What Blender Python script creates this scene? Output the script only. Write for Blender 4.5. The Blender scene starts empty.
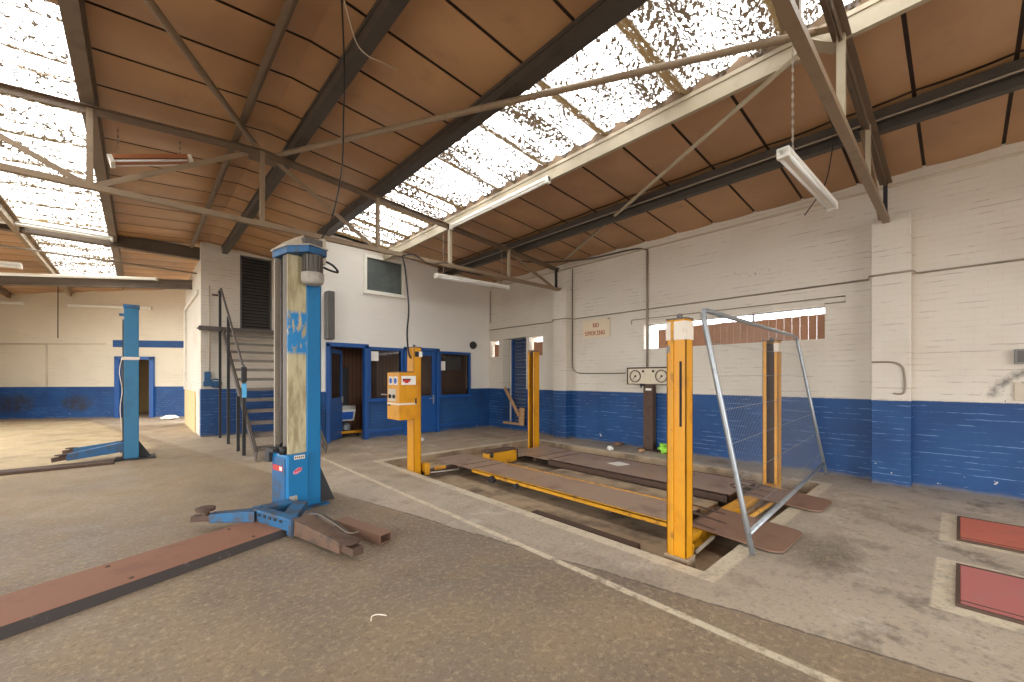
import bpy, bmesh, math, random
from mathutils import Vector, Matrix
random.seed(7)
S = bpy.context.scene
COL = S.collection
PI = math.pi

# ------------------------------------------------------------------ camera, sky, exposure
cam_d = bpy.data.cameras.new('camera')
cam = bpy.data.objects.new('camera', cam_d)
COL.objects.link(cam)
cam_d.sensor_width = 36.0
cam_d.lens = 408.8 / 1024 * 36.0
cam_d.shift_y = 37.0 / 1024
cam_d.clip_start = 0.02
cam.location = (0, 0, 1.4)
cam.rotation_euler = (PI / 2, 0, -math.radians(42.38))
S.camera = cam

W = bpy.data.worlds.new('overcast_sky')
S.world = W
W.use_nodes = True
bg = W.node_tree.nodes['Background']
bg.inputs['Color'].default_value = (0.94, 0.97, 1.0, 1)
bg.inputs['Strength'].default_value = 7.0

S.view_settings.view_transform = 'Standard'
S.view_settings.look = 'None'
S.view_settings.exposure = 0.48
S.view_settings.gamma = 1.0
S.view_settings.use_curve_mapping = False
S.cycles.use_denoising = True
S.cycles.max_bounces = 10
S.cycles.diffuse_bounces = 8
S.cycles.transparent_max_bounces = 12
S.cycles.sample_clamp_indirect = 8.0
S.cycles.caustics_reflective = False
S.cycles.caustics_refractive = False


def portal(name, loc, rot, sx, sy):
    d = bpy.data.lights.new(name, 'AREA')
    d.shape = 'RECTANGLE'
    d.size, d.size_y = sx, sy
    d.cycles.is_portal = True
    o = bpy.data.objects.new(name, d)
    o.location = loc
    o.rotation_euler = rot
    COL.objects.link(o)


portal('rooflight_portal', (3.57, 1.1, 4.75), (0, 0, 0), 1.5, 16.2)
portal('rooflight_portal', (-1.04, 11.5, 4.75), (0, 0, 0), 1.4, 13.2)
portal('added_rear_opening_portal', (0.8, -7.2, 1.8), (PI / 2, 0, 0), 8.4, 3.4)  # sky light through the unseen rear opening, added as fill
portal('added_side_opening_portal', (-5.1, 1.5, 1.8), (0, -PI / 2, 0), 3.4, 7.0)  # unseen opening in the left wall, added for side light
portal('added_side_opening_portal', (-5.1, 13.6, 1.8), (0, -PI / 2, 0), 3.4, 6.8)  # second unseen left opening, added to brighten the far bay
portal('added_office_opening_portal', (7.6, 9.7, 1.55), (0, PI / 2, 0), 1.1, 0.7)  # unseen opening, added to brighten the office interior

# ------------------------------------------------------------------ node helpers


class NT:
    def __init__(self, name, rough=0.7, metal=0.0):
        self.m = bpy.data.materials.new(name)
        self.m.use_nodes = True
        self.t = self.m.node_tree
        self.b = self.t.nodes['Principled BSDF']
        self.b.inputs['Roughness'].default_value = rough
        self.b.inputs['Metallic'].default_value = metal
        self.out = self.t.nodes['Material Output']
        self._pos = None

    def link(self, a, b):
        self.t.links.new(a, b)

    def put(self, sock, v):
        if hasattr(v, 'is_output') or isinstance(v, bpy.types.NodeSocket):
            self.link(v, sock)
        else:
            sock.default_value = v

    def pos(self):
        if self._pos is None:
            g = self.t.nodes.new('ShaderNodeNewGeometry')
            s = self.t.nodes.new('ShaderNodeSeparateXYZ')
            self.link(g.outputs['Position'], s.inputs[0])
            self._pos = (s.outputs[0], s.outputs[1], s.outputs[2], g.outputs['Position'])
        return self._pos

    def mth(self, op, a, b=0.0, c=0.0, clamp=False):
        n = self.t.nodes.new('ShaderNodeMath')
        n.operation = op
        n.use_clamp = clamp
        self.put(n.inputs[0], a)
        self.put(n.inputs[1], b)
        self.put(n.inputs[2], c)
        return n.outputs[0]

    def vec(self, x, y, z):
        n = self.t.nodes.new('ShaderNodeCombineXYZ')
        for i, v in enumerate((x, y, z)):
            self.put(n.inputs[i], v)
        return n.outputs[0]

    def scaled(self, sx, sy, sz):
        x, y, z, p = self.pos()
        return self.vec(self.mth('MULTIPLY', x, sx), self.mth('MULTIPLY', y, sy), self.mth('MULTIPLY', z, sz))

    def noise(self, vec=None, scale=5.0, detail=4.0, rough=0.55):
        n = self.t.nodes.new('ShaderNodeTexNoise')
        n.inputs['Scale'].default_value = scale
        n.inputs['Detail'].default_value = detail
        n.inputs['Roughness'].default_value = rough
        self.link(vec if vec is not None else self.pos()[3], n.inputs['Vector'])
        return n.outputs['Fac']

    def step(self, v, lo, hi):
        n = self.t.nodes.new('ShaderNodeMapRange')
        n.interpolation_type = 'SMOOTHSTEP'
        self.put(n.inputs['Value'], v)
        n.inputs['From Min'].default_value = lo
        n.inputs['From Max'].default_value = hi
        return n.outputs['Result']

    def band(self, v, lo, hi, soft=0.01):
        return self.mth('MULTIPLY', self.step(v, lo - soft, lo + soft), self.mth('SUBTRACT', 1.0, self.step(v, hi - soft, hi + soft)))

    def mix(self, f, a, b):
        n = self.t.nodes.new('ShaderNodeMix')
        n.data_type = 'RGBA'
        self.put(n.inputs[0], f)
        for s, v in ((n.inputs[6], a), (n.inputs[7], b)):
            if isinstance(v, tuple):
                s.default_value = (v[0], v[1], v[2], 1)
            else:
                self.link(v, s)
        return n.outputs[2]

    def lin(self, a, b, c):
        x, y, z, p = self.pos()
        return self.mth('ADD', self.mth('MULTIPLY_ADD', x, a, c), self.mth('MULTIPLY', y, b))

    def color(self, c):
        s = self.b.inputs['Base Color']
        if isinstance(c, tuple):
            s.default_value = (c[0], c[1], c[2], 1)
        else:
            self.link(c, s)
        return self

    def bump(self, h, strength=0.3, dist=0.01):
        n = self.t.nodes.new('ShaderNodeBump')
        n.inputs['Strength'].default_value = strength
        n.inputs['Distance'].default_value = dist
        self.link(h, n.inputs['Height'])
        self.link(n.outputs['Normal'], self.b.inputs['Normal'])
        return self


def sc(r, g, b):
    """sRGB 0-255 to linear"""
    f = lambda v: (v / 255 / 12.92) if v <= 10 else ((v / 255 + 0.055) / 1.055) ** 2.4
    return (f(r), f(g), f(b))


def plain(name, col, rough=0.6, metal=0.0, dirt=0.0, dcol=(0.05, 0.035, 0.02), scale=6.0, lo=0.5, hi=0.7):
    n = NT(name, rough, metal)
    if dirt > 0:
        f = n.mth('MULTIPLY', n.step(n.noise(scale=scale, detail=6, rough=0.65), lo, hi), dirt)
        n.color(n.mix(f, col, dcol))
    else:
        n.color(col)
    return n.m


# ------------------------------------------------------------------ materials
CREAM, BLUEW = sc(216, 206, 190), sc(22, 72, 124)


def wall_mat(name, axis, paint_top=1.11, extra=None, brick=True, cream=CREAM, smear=False, bold=1.0):
    n = NT(name, 0.62)
    x, y, z, p = n.pos()
    if axis == 'x':
        u = y
    elif axis == 'y':
        u = x
    else:
        u = n.mth('ADD', n.mth('MULTIPLY', x, 0.846), n.mth('MULTIPLY', y, -0.533))
    uv = n.vec(u, z, 0.0)
    # broad grime on the pale paint
    g1 = n.step(n.noise(n.vec(n.mth('MULTIPLY', u, 1.0), n.mth('MULTIPLY', z, 1.2), 3.0), 0.9, 4), 0.42, 0.75)
    c = n.mix(n.mth('MULTIPLY', g1, 0.22 * bold), cream, sc(168, 146, 120))
    wob = n.mth('MULTIPLY', n.noise(n.vec(u, z, 6.0), 7.0, 2), 0.022)
    fz = n.mth('FRACT', n.mth('DIVIDE', n.mth('ADD', z, wob), 0.075))
    course = n.band(fz, 0.02, 0.15, 0.04)
    streak = n.mth('MULTIPLY', course, n.step(n.noise(n.vec(n.mth('MULTIPLY', u, 1.6), n.mth('MULTIPLY', z, 7.0), 0.0), 1.3, 4, 0.7), 0.50, 0.60))
    patchy = n.step(n.noise(n.vec(u, z, 9.0), 1.1, 2), 0.36, 0.56)
    sk = n.mth('MULTIPLY', streak, patchy)
    c = n.mix(n.mth('MULTIPLY', sk, 0.5 * bold), c, sc(120, 98, 78))
    spk = n.step(n.noise(n.vec(u, z, 1.0), 18.0, 2), 0.75, 0.8)
    c = n.mix(n.mth('MULTIPLY', spk, 0.6 * bold), c, sc(96, 76, 58))
    blue = n.mix(n.step(n.noise(n.vec(u, z, 4.0), 1.3, 4), 0.35, 0.7), BLUEW, sc(16, 58, 108))
    sc1 = n.mth('MULTIPLY', course, n.step(n.noise(n.vec(n.mth('MULTIPLY', u, 2.0), n.mth('MULTIPLY', z, 8.0), 5.0), 1.3, 4, 0.7), 0.49, 0.60))
    blue = n.mix(n.mth('MULTIPLY', sc1, 0.62 * bold), blue, sc(120, 150, 190))
    chip = n.step(n.noise(n.vec(u, z, 7.0), 9.0, 3), 0.71, 0.73)
    low = n.mth('SUBTRACT', 1.0, n.step(z, 0.05, 0.75))
    blue = n.mix(n.mth('MULTIPLY', n.mth('MULTIPLY', chip, low), 0.85), blue, sc(205, 200, 190))
    foot = n.mth('SUBTRACT', 1.0, n.step(n.mth('ADD', z, n.mth('MULTIPLY', n.noise(n.vec(u, z, 2.0), 3.0, 3), 0.12)), 0.06, 0.12))
    blue = n.mix(n.mth('MULTIPLY', foot, 0.7), blue, sc(120, 110, 98))
    m = n.mth('SUBTRACT', 1.0, n.step(n.mth('ADD', z, n.mth('MULTIPLY', n.noise(n.vec(u, 0.0, 0.0), 14.0, 2), 0.012)), paint_top - 0.004, paint_top + 0.010))
    if extra is not None:
        m = n.mth('MAXIMUM', m, extra(n, u, z))
    c = n.mix(m, c, blue)
    if smear:
        f = smear(n, u, z)
        c = n.mix(n.mth('MULTIPLY', f, n.step(n.noise(scale=9.0, detail=5, rough=0.75), 0.3, 0.55)), c, sc(48, 44, 46))
    if brick:
        bt = n.t.nodes.new('ShaderNodeTexBrick')
        n.link(uv, bt.inputs['Vector'])
        bt.inputs['Scale'].default_value = 1.0
        bt.inputs['Brick Width'].default_value = 0.225
        bt.inputs['Row Height'].default_value = 0.075
        bt.inputs['Mortar Size'].default_value = 0.006
        bt.inputs['Mortar Smooth'].default_value = 0.4
        h = n.mth('ADD', n.mth('MULTIPLY', bt.outputs['Fac'], -1.0), n.mth('MULTIPLY', n.noise(scale=20.0), 0.5))
        n.bump(h, 0.24, 0.008)
        c = n.mix(n.mth('MULTIPLY', bt.outputs['Fac'], 0.04), c, sc(90, 75, 62))
    else:
        n.bump(n.noise(scale=6.0), 0.08, 0.01)
    n.color(c)
    return n.m


def ellipse(n, u, z, cu, cz, ru, rz, soft=0.6):
    a = n.mth('POWER', n.mth('DIVIDE', n.mth('SUBTRACT', u, cu), ru), 2.0)
    b = n.mth('POWER', n.mth('DIVIDE', n.mth('SUBTRACT', z, cz), rz), 2.0)
    return n.mth('SUBTRACT', 1.0, n.step(n.mth('ADD', n.mth('ADD', a, b), n.mth('MULTIPLY', n.mth('SUBTRACT', n.noise(scale=4.0), 0.5), 2.2)), 1.0 - soft, 1.0 + soft))


def right_smear(n, u, z):
    # torn plaster and rubber arc beside the socket box, paint burst above the window
    d = n.mth('SQRT', n.mth('ADD', n.mth('POWER', n.mth('ADD', u, 0.62), 2.0), n.mth('POWER', n.mth('SUBTRACT', z, 1.13), 2.0)))
    arc = n.mth('MULTIPLY', n.band(n.mth('ADD', d, n.mth('MULTIPLY', n.noise(scale=6.0), 0.12)), 0.38, 0.45, 0.035), n.step(z, 1.14, 1.22))
    sp = n.mth('MULTIPLY', n.step(n.noise(scale=26.0, detail=3), 0.6, 0.66), ellipse(n, u, z, -0.4, 1.25, 0.32, 0.14))
    b = n.mth('MULTIPLY', n.step(n.noise(scale=22.0, detail=3), 0.60, 0.66), ellipse(n, u, z, 2.35, 3.15, 0.35, 0.07))
    return n.mth('MULTIPLY', n.mth('MAXIMUM', n.mth('MAXIMUM', arc, sp), b), 0.7)


M = {}
M['wall_right'] = wall_mat('painted_brick_right', 'x', smear=right_smear)
M['wall_block'] = wall_mat('painted_brick_stair', 'y', paint_top=1.14)
M['wall_block_side'] = wall_mat('painted_brick_side', 'x', paint_top=0.0)


def far_extra(n, u, z):
    return n.mth('MULTIPLY', n.band(z, 2.49, 2.74, 0.008), n.step(u, -11.31, -11.29))


def far_smear(n, u, z):
    f = None
    for cu, cz, ru, rz in ((-14.25, 0.52, 0.62, 0.30), (-12.38, 0.52, 0.42, 0.26)):
        e = ellipse(n, u, z, cu, cz, ru, rz, 0.8)
        f = e if f is None else n.mth('MAXIMUM', f, e)
    return n.mth('MULTIPLY', f, 0.85)


M['wall_far'] = wall_mat('painted_far_wall', 'o', paint_top=1.1, extra=far_extra, smear=far_smear, bold=0.7, cream=sc(216, 204, 180))


def office_extra(n, u, z):
    return n.mth('MULTIPLY', n.band(u, 2.95, 5.76, 0.004), n.mth('SUBTRACT', 1.0, n.step(z, 2.12, 2.125)))


M['wall_office'] = wall_mat('painted_office_front', 'y', extra=office_extra, brick=False, cream=sc(226, 220, 210), bold=0.25)
M['wall_plain'] = wall_mat('painted_block', 'x', bold=0.5)
M['wall_plain_y'] = wall_mat('painted_block_rear', 'y', bold=0.5)


def floor_mat():
    n = NT('workshop_concrete', 0.8)
    x, y, z, p = n.pos()
    fine = n.noise(scale=24.0, detail=7, rough=0.85)
    mid = n.noise(scale=2.3, detail=7, rough=0.68)
    big = n.noise(scale=0.55, detail=4, rough=0.6)
    dark = n.mix(n.step(big, 0.35, 0.65), sc(122, 108, 92), sc(146, 126, 101))
    dark = n.mix(n.mth('MULTIPLY', n.step(mid, 0.48, 0.72), 0.5), dark, sc(158, 136, 104))
    light = n.mix(n.step(big, 0.35, 0.65), sc(166, 153, 136), sc(184, 169, 149))
    light = n.mix(n.mth('MULTIPLY', n.step(mid, 0.5, 0.75), 0.6), light, sc(148, 132, 114))
    # paler slab round the lift pit, right of the cracked joint
    jit = n.mth('MULTIPLY', n.mth('SUBTRACT', n.noise(scale=3.0, detail=5), 0.5), 0.10)
    jx = n.mth('ADD', n.lin(1.0, 0.205, -2.83), jit)
    slab = n.step(jx, -0.03, 0.03)
    c = n.mix(slab, dark, light)
    # the slab greys again towards the right wall and near edge
    c = n.mix(n.mth('MULTIPLY', n.mth('MULTIPLY', slab, n.step(mid, 0.5, 0.62)), n.mth('SUBTRACT', 1.0, n.step(y, -0.3, 1.3))), c, sc(122, 112, 100))
    # pale area in the far left bay
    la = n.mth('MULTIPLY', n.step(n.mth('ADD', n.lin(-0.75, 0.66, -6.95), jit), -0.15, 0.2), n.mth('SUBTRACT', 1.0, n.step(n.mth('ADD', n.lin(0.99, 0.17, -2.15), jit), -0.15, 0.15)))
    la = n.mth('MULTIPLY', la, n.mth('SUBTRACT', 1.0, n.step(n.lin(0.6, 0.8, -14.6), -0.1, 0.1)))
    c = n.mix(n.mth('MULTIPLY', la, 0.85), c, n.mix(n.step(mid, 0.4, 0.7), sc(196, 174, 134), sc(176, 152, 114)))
    # warm pale concrete between the lifts and the stair
    wz = n.mth('MULTIPLY', n.step(y, 4.8, 7.5), n.mth('SUBTRACT', 1.0, la))
    c = n.mix(n.mth('MULTIPLY', wz, 0.5), c, sc(160, 134, 102))
    # crack along the joint and others
    crack = n.mth('SUBTRACT', 1.0, n.step(n.mth('ABSOLUTE', jx), 0.004, 0.016))
    crack = n.mth('MULTIPLY', crack, n.mth('SUBTRACT', 1.0, n.step(y, 4.6, 5.0)))
    j2 = n.mth('ADD', y, n.mth('MULTIPLY', jit, 0.3))
    for yy in (7.35, 6.85, 7.75):
        k = n.mth('SUBTRACT', 1.0, n.step(n.mth('ABSOLUTE', n.mth('SUBTRACT', j2, yy)), 0.006, 0.02))
        crack = n.mth('MAXIMUM', crack, n.mth('MULTIPLY', k, n.mth('MULTIPLY', n.step(x, 2.9, 3.0), 0.7)))
    c = n.mix(n.mth('MULTIPLY', crack, 0.75), c, sc(64, 54, 46))
    wb = n.mth('MULTIPLY', slab, n.step(n.noise(n.scaled(1.0, 1.0, 1.0), 1.7, 6, 0.7), 0.56, 0.66))
    c = n.mix(n.mth('MULTIPLY', wb, 0.45), c, sc(212, 204, 190))
    # oil stains
    st = n.step(n.noise(scale=0.9, detail=5, rough=0.62), 0.52, 0.66)
    c = n.mix(n.mth('MULTIPLY', st, 0.32), c, sc(96, 84, 74))
    st2 = ellipse(n, x, y, 4.05, 0.75, 0.42, 0.22, 0.9)
    c = n.mix(n.mth('MULTIPLY', st2, 0.6), c, sc(88, 76, 66))
    # painted lines: long line and pit surround
    wear = n.step(n.noise(scale=7.0, detail=5, rough=0.7), 0.30, 0.52)
    l1 = n.mth('MULTIPLY', n.band(n.mth('ADD', x, n.mth('MULTIPLY', jit, 0.12)), 2.335, 2.395, 0.008), n.band(y, -3.0, 7.6, 0.05))
    inx = n.band(x, 2.90, 6.78, 0.015)
    iny = n.band(y, 1.13, 6.68, 0.015)
    ring = n.mth('MULTIPLY', inx, iny)
    lines = n.mth('MAXIMUM', n.mth('MULTIPLY', l1, 0.85), n.mth('MULTIPLY', ring, 0.75))
    # cream surrounds of the red plates
    for x0, x1 in ((3.58, 4.62), (5.12, 6.16)):
        lines = n.mth('MAXIMUM', lines, n.mth('MULTIPLY', n.band(x, x0, x1, 0.012), n.mth('MULTIPLY', n.band(y, -1.5, 0.125, 0.012), 0.85)))
    c = n.mix(n.mth('MULTIPLY', lines, wear), c, sc(218, 205, 178))
    # grain
    c = n.mix(n.mth('MULTIPLY', n.step(fine, 0.50, 0.62), 0.45), c, sc(200, 178, 142))
    c = n.mix(n.mth('MULTIPLY', n.step(n.noise(scale=26.0, detail=7, rough=0.85), 0.51, 0.63), 0.45), c, sc(74, 64, 54))
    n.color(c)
    n.bump(n.mth('ADD', mid, n.mth('MULTIPLY', fine, 0.25)), 0.25, 0.012)
    rg = n.step(mid, 0.35, 0.7)
    n.link(n.mth('MULTIPLY_ADD', rg, 0.3, 0.5), n.b.inputs['Roughness'])
    return n.m


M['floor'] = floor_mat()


def ceiling_mat():
    n = NT('brown_fibre_board', 0.72)
    b = n.noise(scale=0.8, detail=4)
    c = n.mix(n.step(b, 0.3, 0.7), sc(164, 124, 88), sc(186, 145, 104))
    c = n.mix(n.mth('MULTIPLY', n.step(n.noise(scale=2.5, detail=5, rough=0.65), 0.56, 0.75), 0.35), c, sc(136, 100, 72))
    n.b.inputs['Roughness'].default_value = 0.42
    n.color(c)
    return n.m


M['ceiling'] = ceiling_mat()
M['closer'] = plain('weathered_closer', sc(120, 96, 72), 0.8, dirt=0.5, dcol=sc(84, 66, 50), scale=7)


def rooflight_mat(name='dirty_translucent_sheet', thr=0.645, bw=0.22, bt=0.34):
    n = NT(name, 0.6)
    x, y, z, p = n.pos()
    spk = n.noise(n.vec(n.mth('MULTIPLY', x, 9.0), n.mth('MULTIPLY', y, 15.0), 0.0), 2.2, 5, 0.75)
    zone = n.noise(n.vec(n.mth('MULTIPLY', x, 0.9), n.mth('MULTIPLY', y, 3.0), 4.0), 1.4, 3)
    dirt = n.step(n.mth('ADD', spk, n.mth('MULTIPLY', zone, 0.35)), thr, thr + 0.04)
    fr = n.mth('FRACT', n.mth('ADD', y, 0.1))
    bandm = n.mth('MULTIPLY', n.band(fr, 0.0, bw, 0.03), n.step(n.noise(n.vec(n.mth('MULTIPLY', x, 5.0), n.mth('MULTIPLY', y, 11.0), 2.0), 2.0, 5, 0.8), bt, bt + 0.08))
    wave = n.mth('ABSOLUTE', n.mth('SUBTRACT', n.mth('FRACT', n.mth('DIVIDE', y, 0.335)), 0.5))
    gut = n.mth('MULTIPLY', n.step(wave, 0.40, 0.47), n.step(spk, 0.44, 0.52))
    d = n.mth('MAXIMUM', n.mth('MAXIMUM', dirt, bandm), n.mth('MULTIPLY', gut, 0.6 if bw > 0.2 else 0.15))
    tr = n.t.nodes.new('ShaderNodeBsdfTransparent')
    tr.inputs['Color'].default_value = (0.96, 0.95, 0.92, 1)
    tl = n.t.nodes.new('ShaderNodeBsdfTranslucent')
    n.link(n.mix(bandm, sc(120, 100, 78), sc(140, 112, 74)), tl.inputs['Color'])
    df = n.t.nodes.new('ShaderNodeBsdfDiffuse')
    n.link(n.mix(bandm, sc(96, 80, 62), sc(116, 96, 68)), df.inputs['Color'])
    mx = n.t.nodes.new('ShaderNodeMixShader')
    mx.inputs[0].default_value = 0.93
    n.link(tl.outputs[0], mx.inputs[1])
    n.link(df.outputs[0], mx.inputs[2])
    m2 = n.t.nodes.new('ShaderNodeMixShader')
    n.link(d, m2.inputs[0])
    n.link(tr.outputs[0], m2.inputs[1])
    n.link(mx.outputs[0], m2.inputs[2])
    n.link(m2.outputs[0], n.out.inputs['Surface'])
    return n.m


M['rooflight'] = rooflight_mat()
M['rooflight_left'] = rooflight_mat('translucent_sheet', 0.69, 0.13, 0.44)


def glass_mat(name, tint, mixf):
    n = NT(name, 0.05)
    n.color(tint)
    n.b.inputs['Specular IOR Level'].default_value = 0.5
    tr = n.t.nodes.new('ShaderNodeBsdfTransparent')
    mx = n.t.nodes.new('ShaderNodeMixShader')
    mx.inputs[0].default_value = mixf
    n.link(tr.outputs[0], mx.inputs[1])
    n.link(n.b.outputs[0], mx.inputs[2])
    n.link(mx.outputs[0], n.out.inputs['Surface'])
    return n.m


M['glass'] = glass_mat('office_glass', (0.03, 0.03, 0.03), 0.25)
M['frost'] = plain('dusty_glass', sc(96, 104, 102), 0.15, dirt=0.4, dcol=sc(130, 136, 130), scale=3)
M['cover_red'] = plain('red_painted_plate', sc(192, 104, 80), 0.6, dirt=0.5, dcol=sc(150, 92, 74), scale=5)
M['cover_pink'] = plain('faded_red_plate', sc(180, 104, 98), 0.55, dirt=0.6, dcol=sc(164, 120, 112), scale=4)
M['steel_dark'] = plain('dark_purlin_steel', sc(70, 62, 54), 0.5, dirt=0.5, dcol=sc(42, 37, 33), scale=3)
M['steel_truss'] = plain('grey_brown_truss_paint', sc(142, 120, 94), 0.5, dirt=0.45, dcol=sc(100, 78, 58), scale=4)
M['steel_truss_dark'] = plain('dark_truss_paint', sc(112, 92, 72), 0.5, dirt=0.45, dcol=sc(70, 56, 46), scale=4)
M['cream_steel'] = plain('cream_painted_steel', sc(178, 164, 138), 0.5, dirt=0.35, dcol=sc(150, 128, 100), scale=4)
M['beam_brown'] = plain('brown_beam_paint', sc(92, 76, 60), 0.6, dirt=0.5, dcol=sc(60, 48, 38), scale=3)
M['board_joint'] = plain('dark_joint_strip', sc(62, 48, 40), 0.7)
M['blue_lift'] = plain('blue_lift_paint', sc(16, 112, 164), 0.42, dirt=0.35, dcol=sc(14, 84, 126), scale=2.5)
M['blue_teal'] = plain('teal_lift_paint', sc(18, 104, 142), 0.45, dirt=0.4, dcol=sc(16, 76, 108), scale=2.5)
M['blue_mid'] = plain('worn_blue_lift_paint', sc(24, 88, 134), 0.5, dirt=0.7, dcol=sc(58, 66, 74), scale=9, lo=0.48, hi=0.62)
M['blue_worn'] = plain('scuffed_blue_paint', sc(34, 92, 132), 0.55, dirt=0.8, dcol=sc(74, 62, 54), scale=8, lo=0.44, hi=0.6)
M['blue_door'] = plain('blue_joinery_paint', sc(20, 76, 140), 0.45, dirt=0.25, dcol=sc(14, 56, 110), scale=3)
M['yellow'] = plain('yellow_lift_paint', sc(214, 146, 8), 0.42, dirt=0.5, dcol=sc(176, 108, 10), scale=4)
M['yellow_worn'] = plain('worn_yellow_paint', sc(208, 146, 22), 0.5, dirt=0.7, dcol=sc(124, 84, 40), scale=9, lo=0.52, hi=0.66)
M['arm_paint'] = plain('worn_arm_paint', sc(104, 78, 60), 0.6, dirt=0.8, dcol=sc(58, 50, 46), scale=6, lo=0.44, hi=0.62)
M['white_cap'] = plain('whitened_paint', sc(226, 214, 196), 0.6, dirt=0.35, dcol=sc(196, 168, 120), scale=14)
M['rust'] = plain('rusty_plate', sc(132, 100, 80), 0.75, dirt=0.6, dcol=sc(104, 74, 58), scale=3)
M['ramp_edge'] = plain('worn_black_edge', sc(58, 50, 46), 0.6, dirt=0.6, dcol=sc(150, 140, 128), scale=5, lo=0.6, hi=0.66)
M['rust_ramp'] = plain('brown_oxide_plate', sc(138, 94, 70), 0.7, dirt=0.5, dcol=sc(108, 72, 56), scale=4)
M['runway'] = plain('worn_runway_plate', sc(160, 134, 112), 0.40, dirt=0.7, dcol=sc(118, 86, 70), scale=3)
M['rust_dark'] = plain('dark_rusty_steel', sc(84, 62, 48), 0.75, dirt=0.6, dcol=sc(50, 40, 34), scale=8)
M['black'] = plain('black_steel', sc(34, 32, 32), 0.6, dirt=0.3, dcol=sc(60, 52, 46), scale=9)
M['dark'] = plain('dark_recess', sc(30, 27, 25), 0.8)
M['galv'] = plain('galvanised_tube', sc(158, 162, 164), 0.38, 0.55, dirt=0.4, dcol=sc(110, 112, 112), scale=12)
M['wire'] = plain('galvanised_wire', sc(140, 142, 142), 0.6)
M['white'] = plain('white_fitting', sc(232, 228, 216), 0.4, dirt=0.2, dcol=sc(190, 176, 150), scale=6)
M['tube_white'] = plain('unlit_tube_glass', sc(244, 244, 240), 0.25)
M['grey_motor'] = plain('grey_motor_casting', sc(92, 84, 76), 0.5, dirt=0.5, dcol=sc(58, 50, 44), scale=8)
M['grey_pale'] = plain('pale_grey_cast', sc(168, 160, 148), 0.5, dirt=0.5, dcol=sc(120, 108, 94), scale=7)
M['cable'] = plain('black_cable', sc(28, 26, 25), 0.6)
M['conduit'] = plain('painted_conduit', sc(150, 136, 118), 0.55, dirt=0.4, dcol=sc(104, 90, 76), scale=5)
M['conduit_dark'] = plain('dark_conduit', sc(84, 72, 62), 0.6)
M['conduit_pale'] = plain('pale_conduit', sc(196, 182, 160), 0.55)
M['wood'] = plain('bare_timber', sc(178, 138, 96), 0.7, dirt=0.5, dcol=sc(140, 104, 70), scale=8)
M['pit'] = plain('pit_concrete', sc(172, 150, 122), 0.85, dirt=0.7, dcol=sc(84, 70, 58), scale=2.2, lo=0.42, hi=0.66)
M['paper'] = plain('white_paper', sc(232, 228, 218), 0.8)
M['sign'] = plain('cream_sign_board', sc(222, 204, 172), 0.5, dirt=0.25, dcol=sc(196, 166, 130), scale=12)
M['red_letter'] = plain('faded_red_lettering', sc(170, 70, 56), 0.6)
M['red'] = plain('red_label', sc(186, 44, 40), 0.5)
M['pink'] = plain('pink_label', sc(222, 140, 160), 0.5)
M['sign_blue'] = plain('blue_sign', sc(24, 84, 170), 0.45)
M['sky_tag'] = plain('pale_blue_tag', sc(86, 180, 230), 0.45)
M['label_dark'] = plain('dark_ink', sc(30, 28, 36), 0.6)
M['green'] = plain('green_plastic', sc(150, 214, 70), 0.4)
M['orange'] = plain('orange_board', sc(168, 106, 66), 0.6)
M['shutter'] = plain('dark_louvre', sc(86, 82, 78), 0.42, dirt=0.4, dcol=sc(60, 56, 52), scale=6)
M['shutter_blue'] = plain('blue_grey_louvre', sc(52, 72, 108), 0.5)
M['stair'] = plain('stair_steel', sc(86, 76, 68), 0.5, dirt=0.5, dcol=sc(54, 48, 44), scale=8)
M['tread'] = plain('worn_tread', sc(112, 100, 88), 0.5, dirt=0.5, dcol=sc(72, 64, 56), scale=7)
M['socket'] = plain('grey_socket', sc(128, 126, 122), 0.5)
M['cream_low'] = plain('bare_cream_render', sc(210, 186, 136), 0.8, dirt=0.4, dcol=sc(176, 146, 100), scale=6)
M['outside'] = plain('yard_asphalt', sc(150, 146, 140), 0.9)
M['office_floor'] = plain('office_floor', sc(70, 58, 50), 0.6)
M['white_dirty'] = plain('white_reveal', sc(216, 208, 194), 0.7, dirt=0.3, dcol=sc(170, 156, 136), scale=5)
M['dial'] = plain('dial_board_cream', sc(212, 198, 172), 0.55, dirt=0.3, dcol=sc(170, 148, 120), scale=20)


def striped(name, c1, c2, axis, period, duty, rough=0.6):
    n = NT(name, rough)
    x, y, z, p = n.pos()
    v = {'x': x, 'y': y, 'z': z}[axis]
    f = n.step(n.mth('FRACT', n.mth('DIVIDE', v, period)), duty - 0.02, duty + 0.02)
    n.color(n.mix(f, n.mix(n.noise(scale=3.0), c1, tuple(q * 0.65 for q in c1)), c2))
    return n.m


M['panelling'] = striped('brown_wood_panelling', sc(156, 112, 82), sc(84, 56, 40), 'x', 0.11, 0.9)
M['planks'] = plain('brown_window_boards', sc(164, 118, 86), 0.65, dirt=0.5, dcol=sc(130, 90, 64), scale=7)


def mast_mat():
    n = NT('peeling_cream_mast', 0.6)
    x, y, z, p = n.pos()
    base = n.mix(n.step(n.noise(n.scaled(6, 6, 1.2), 1.5, 5, 0.7), 0.42, 0.66), sc(196, 184, 146), sc(150, 134, 100))
    pk = n.mth('MULTIPLY', n.band(z, 1.66, 2.10, 0.03), n.step(n.noise(n.scaled(10, 10, 3), 1.6, 5, 0.7), 0.42, 0.47))
    n.color(n.mix(pk, base, sc(30, 130, 190)))
    return n.m


M['mast'] = mast_mat()
M['guide'] = plain('brown_grey_guide', sc(96, 84, 70), 0.55, dirt=0.5, dcol=sc(62, 54, 46), scale=5)

# ------------------------------------------------------------------ mesh helpers


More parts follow.
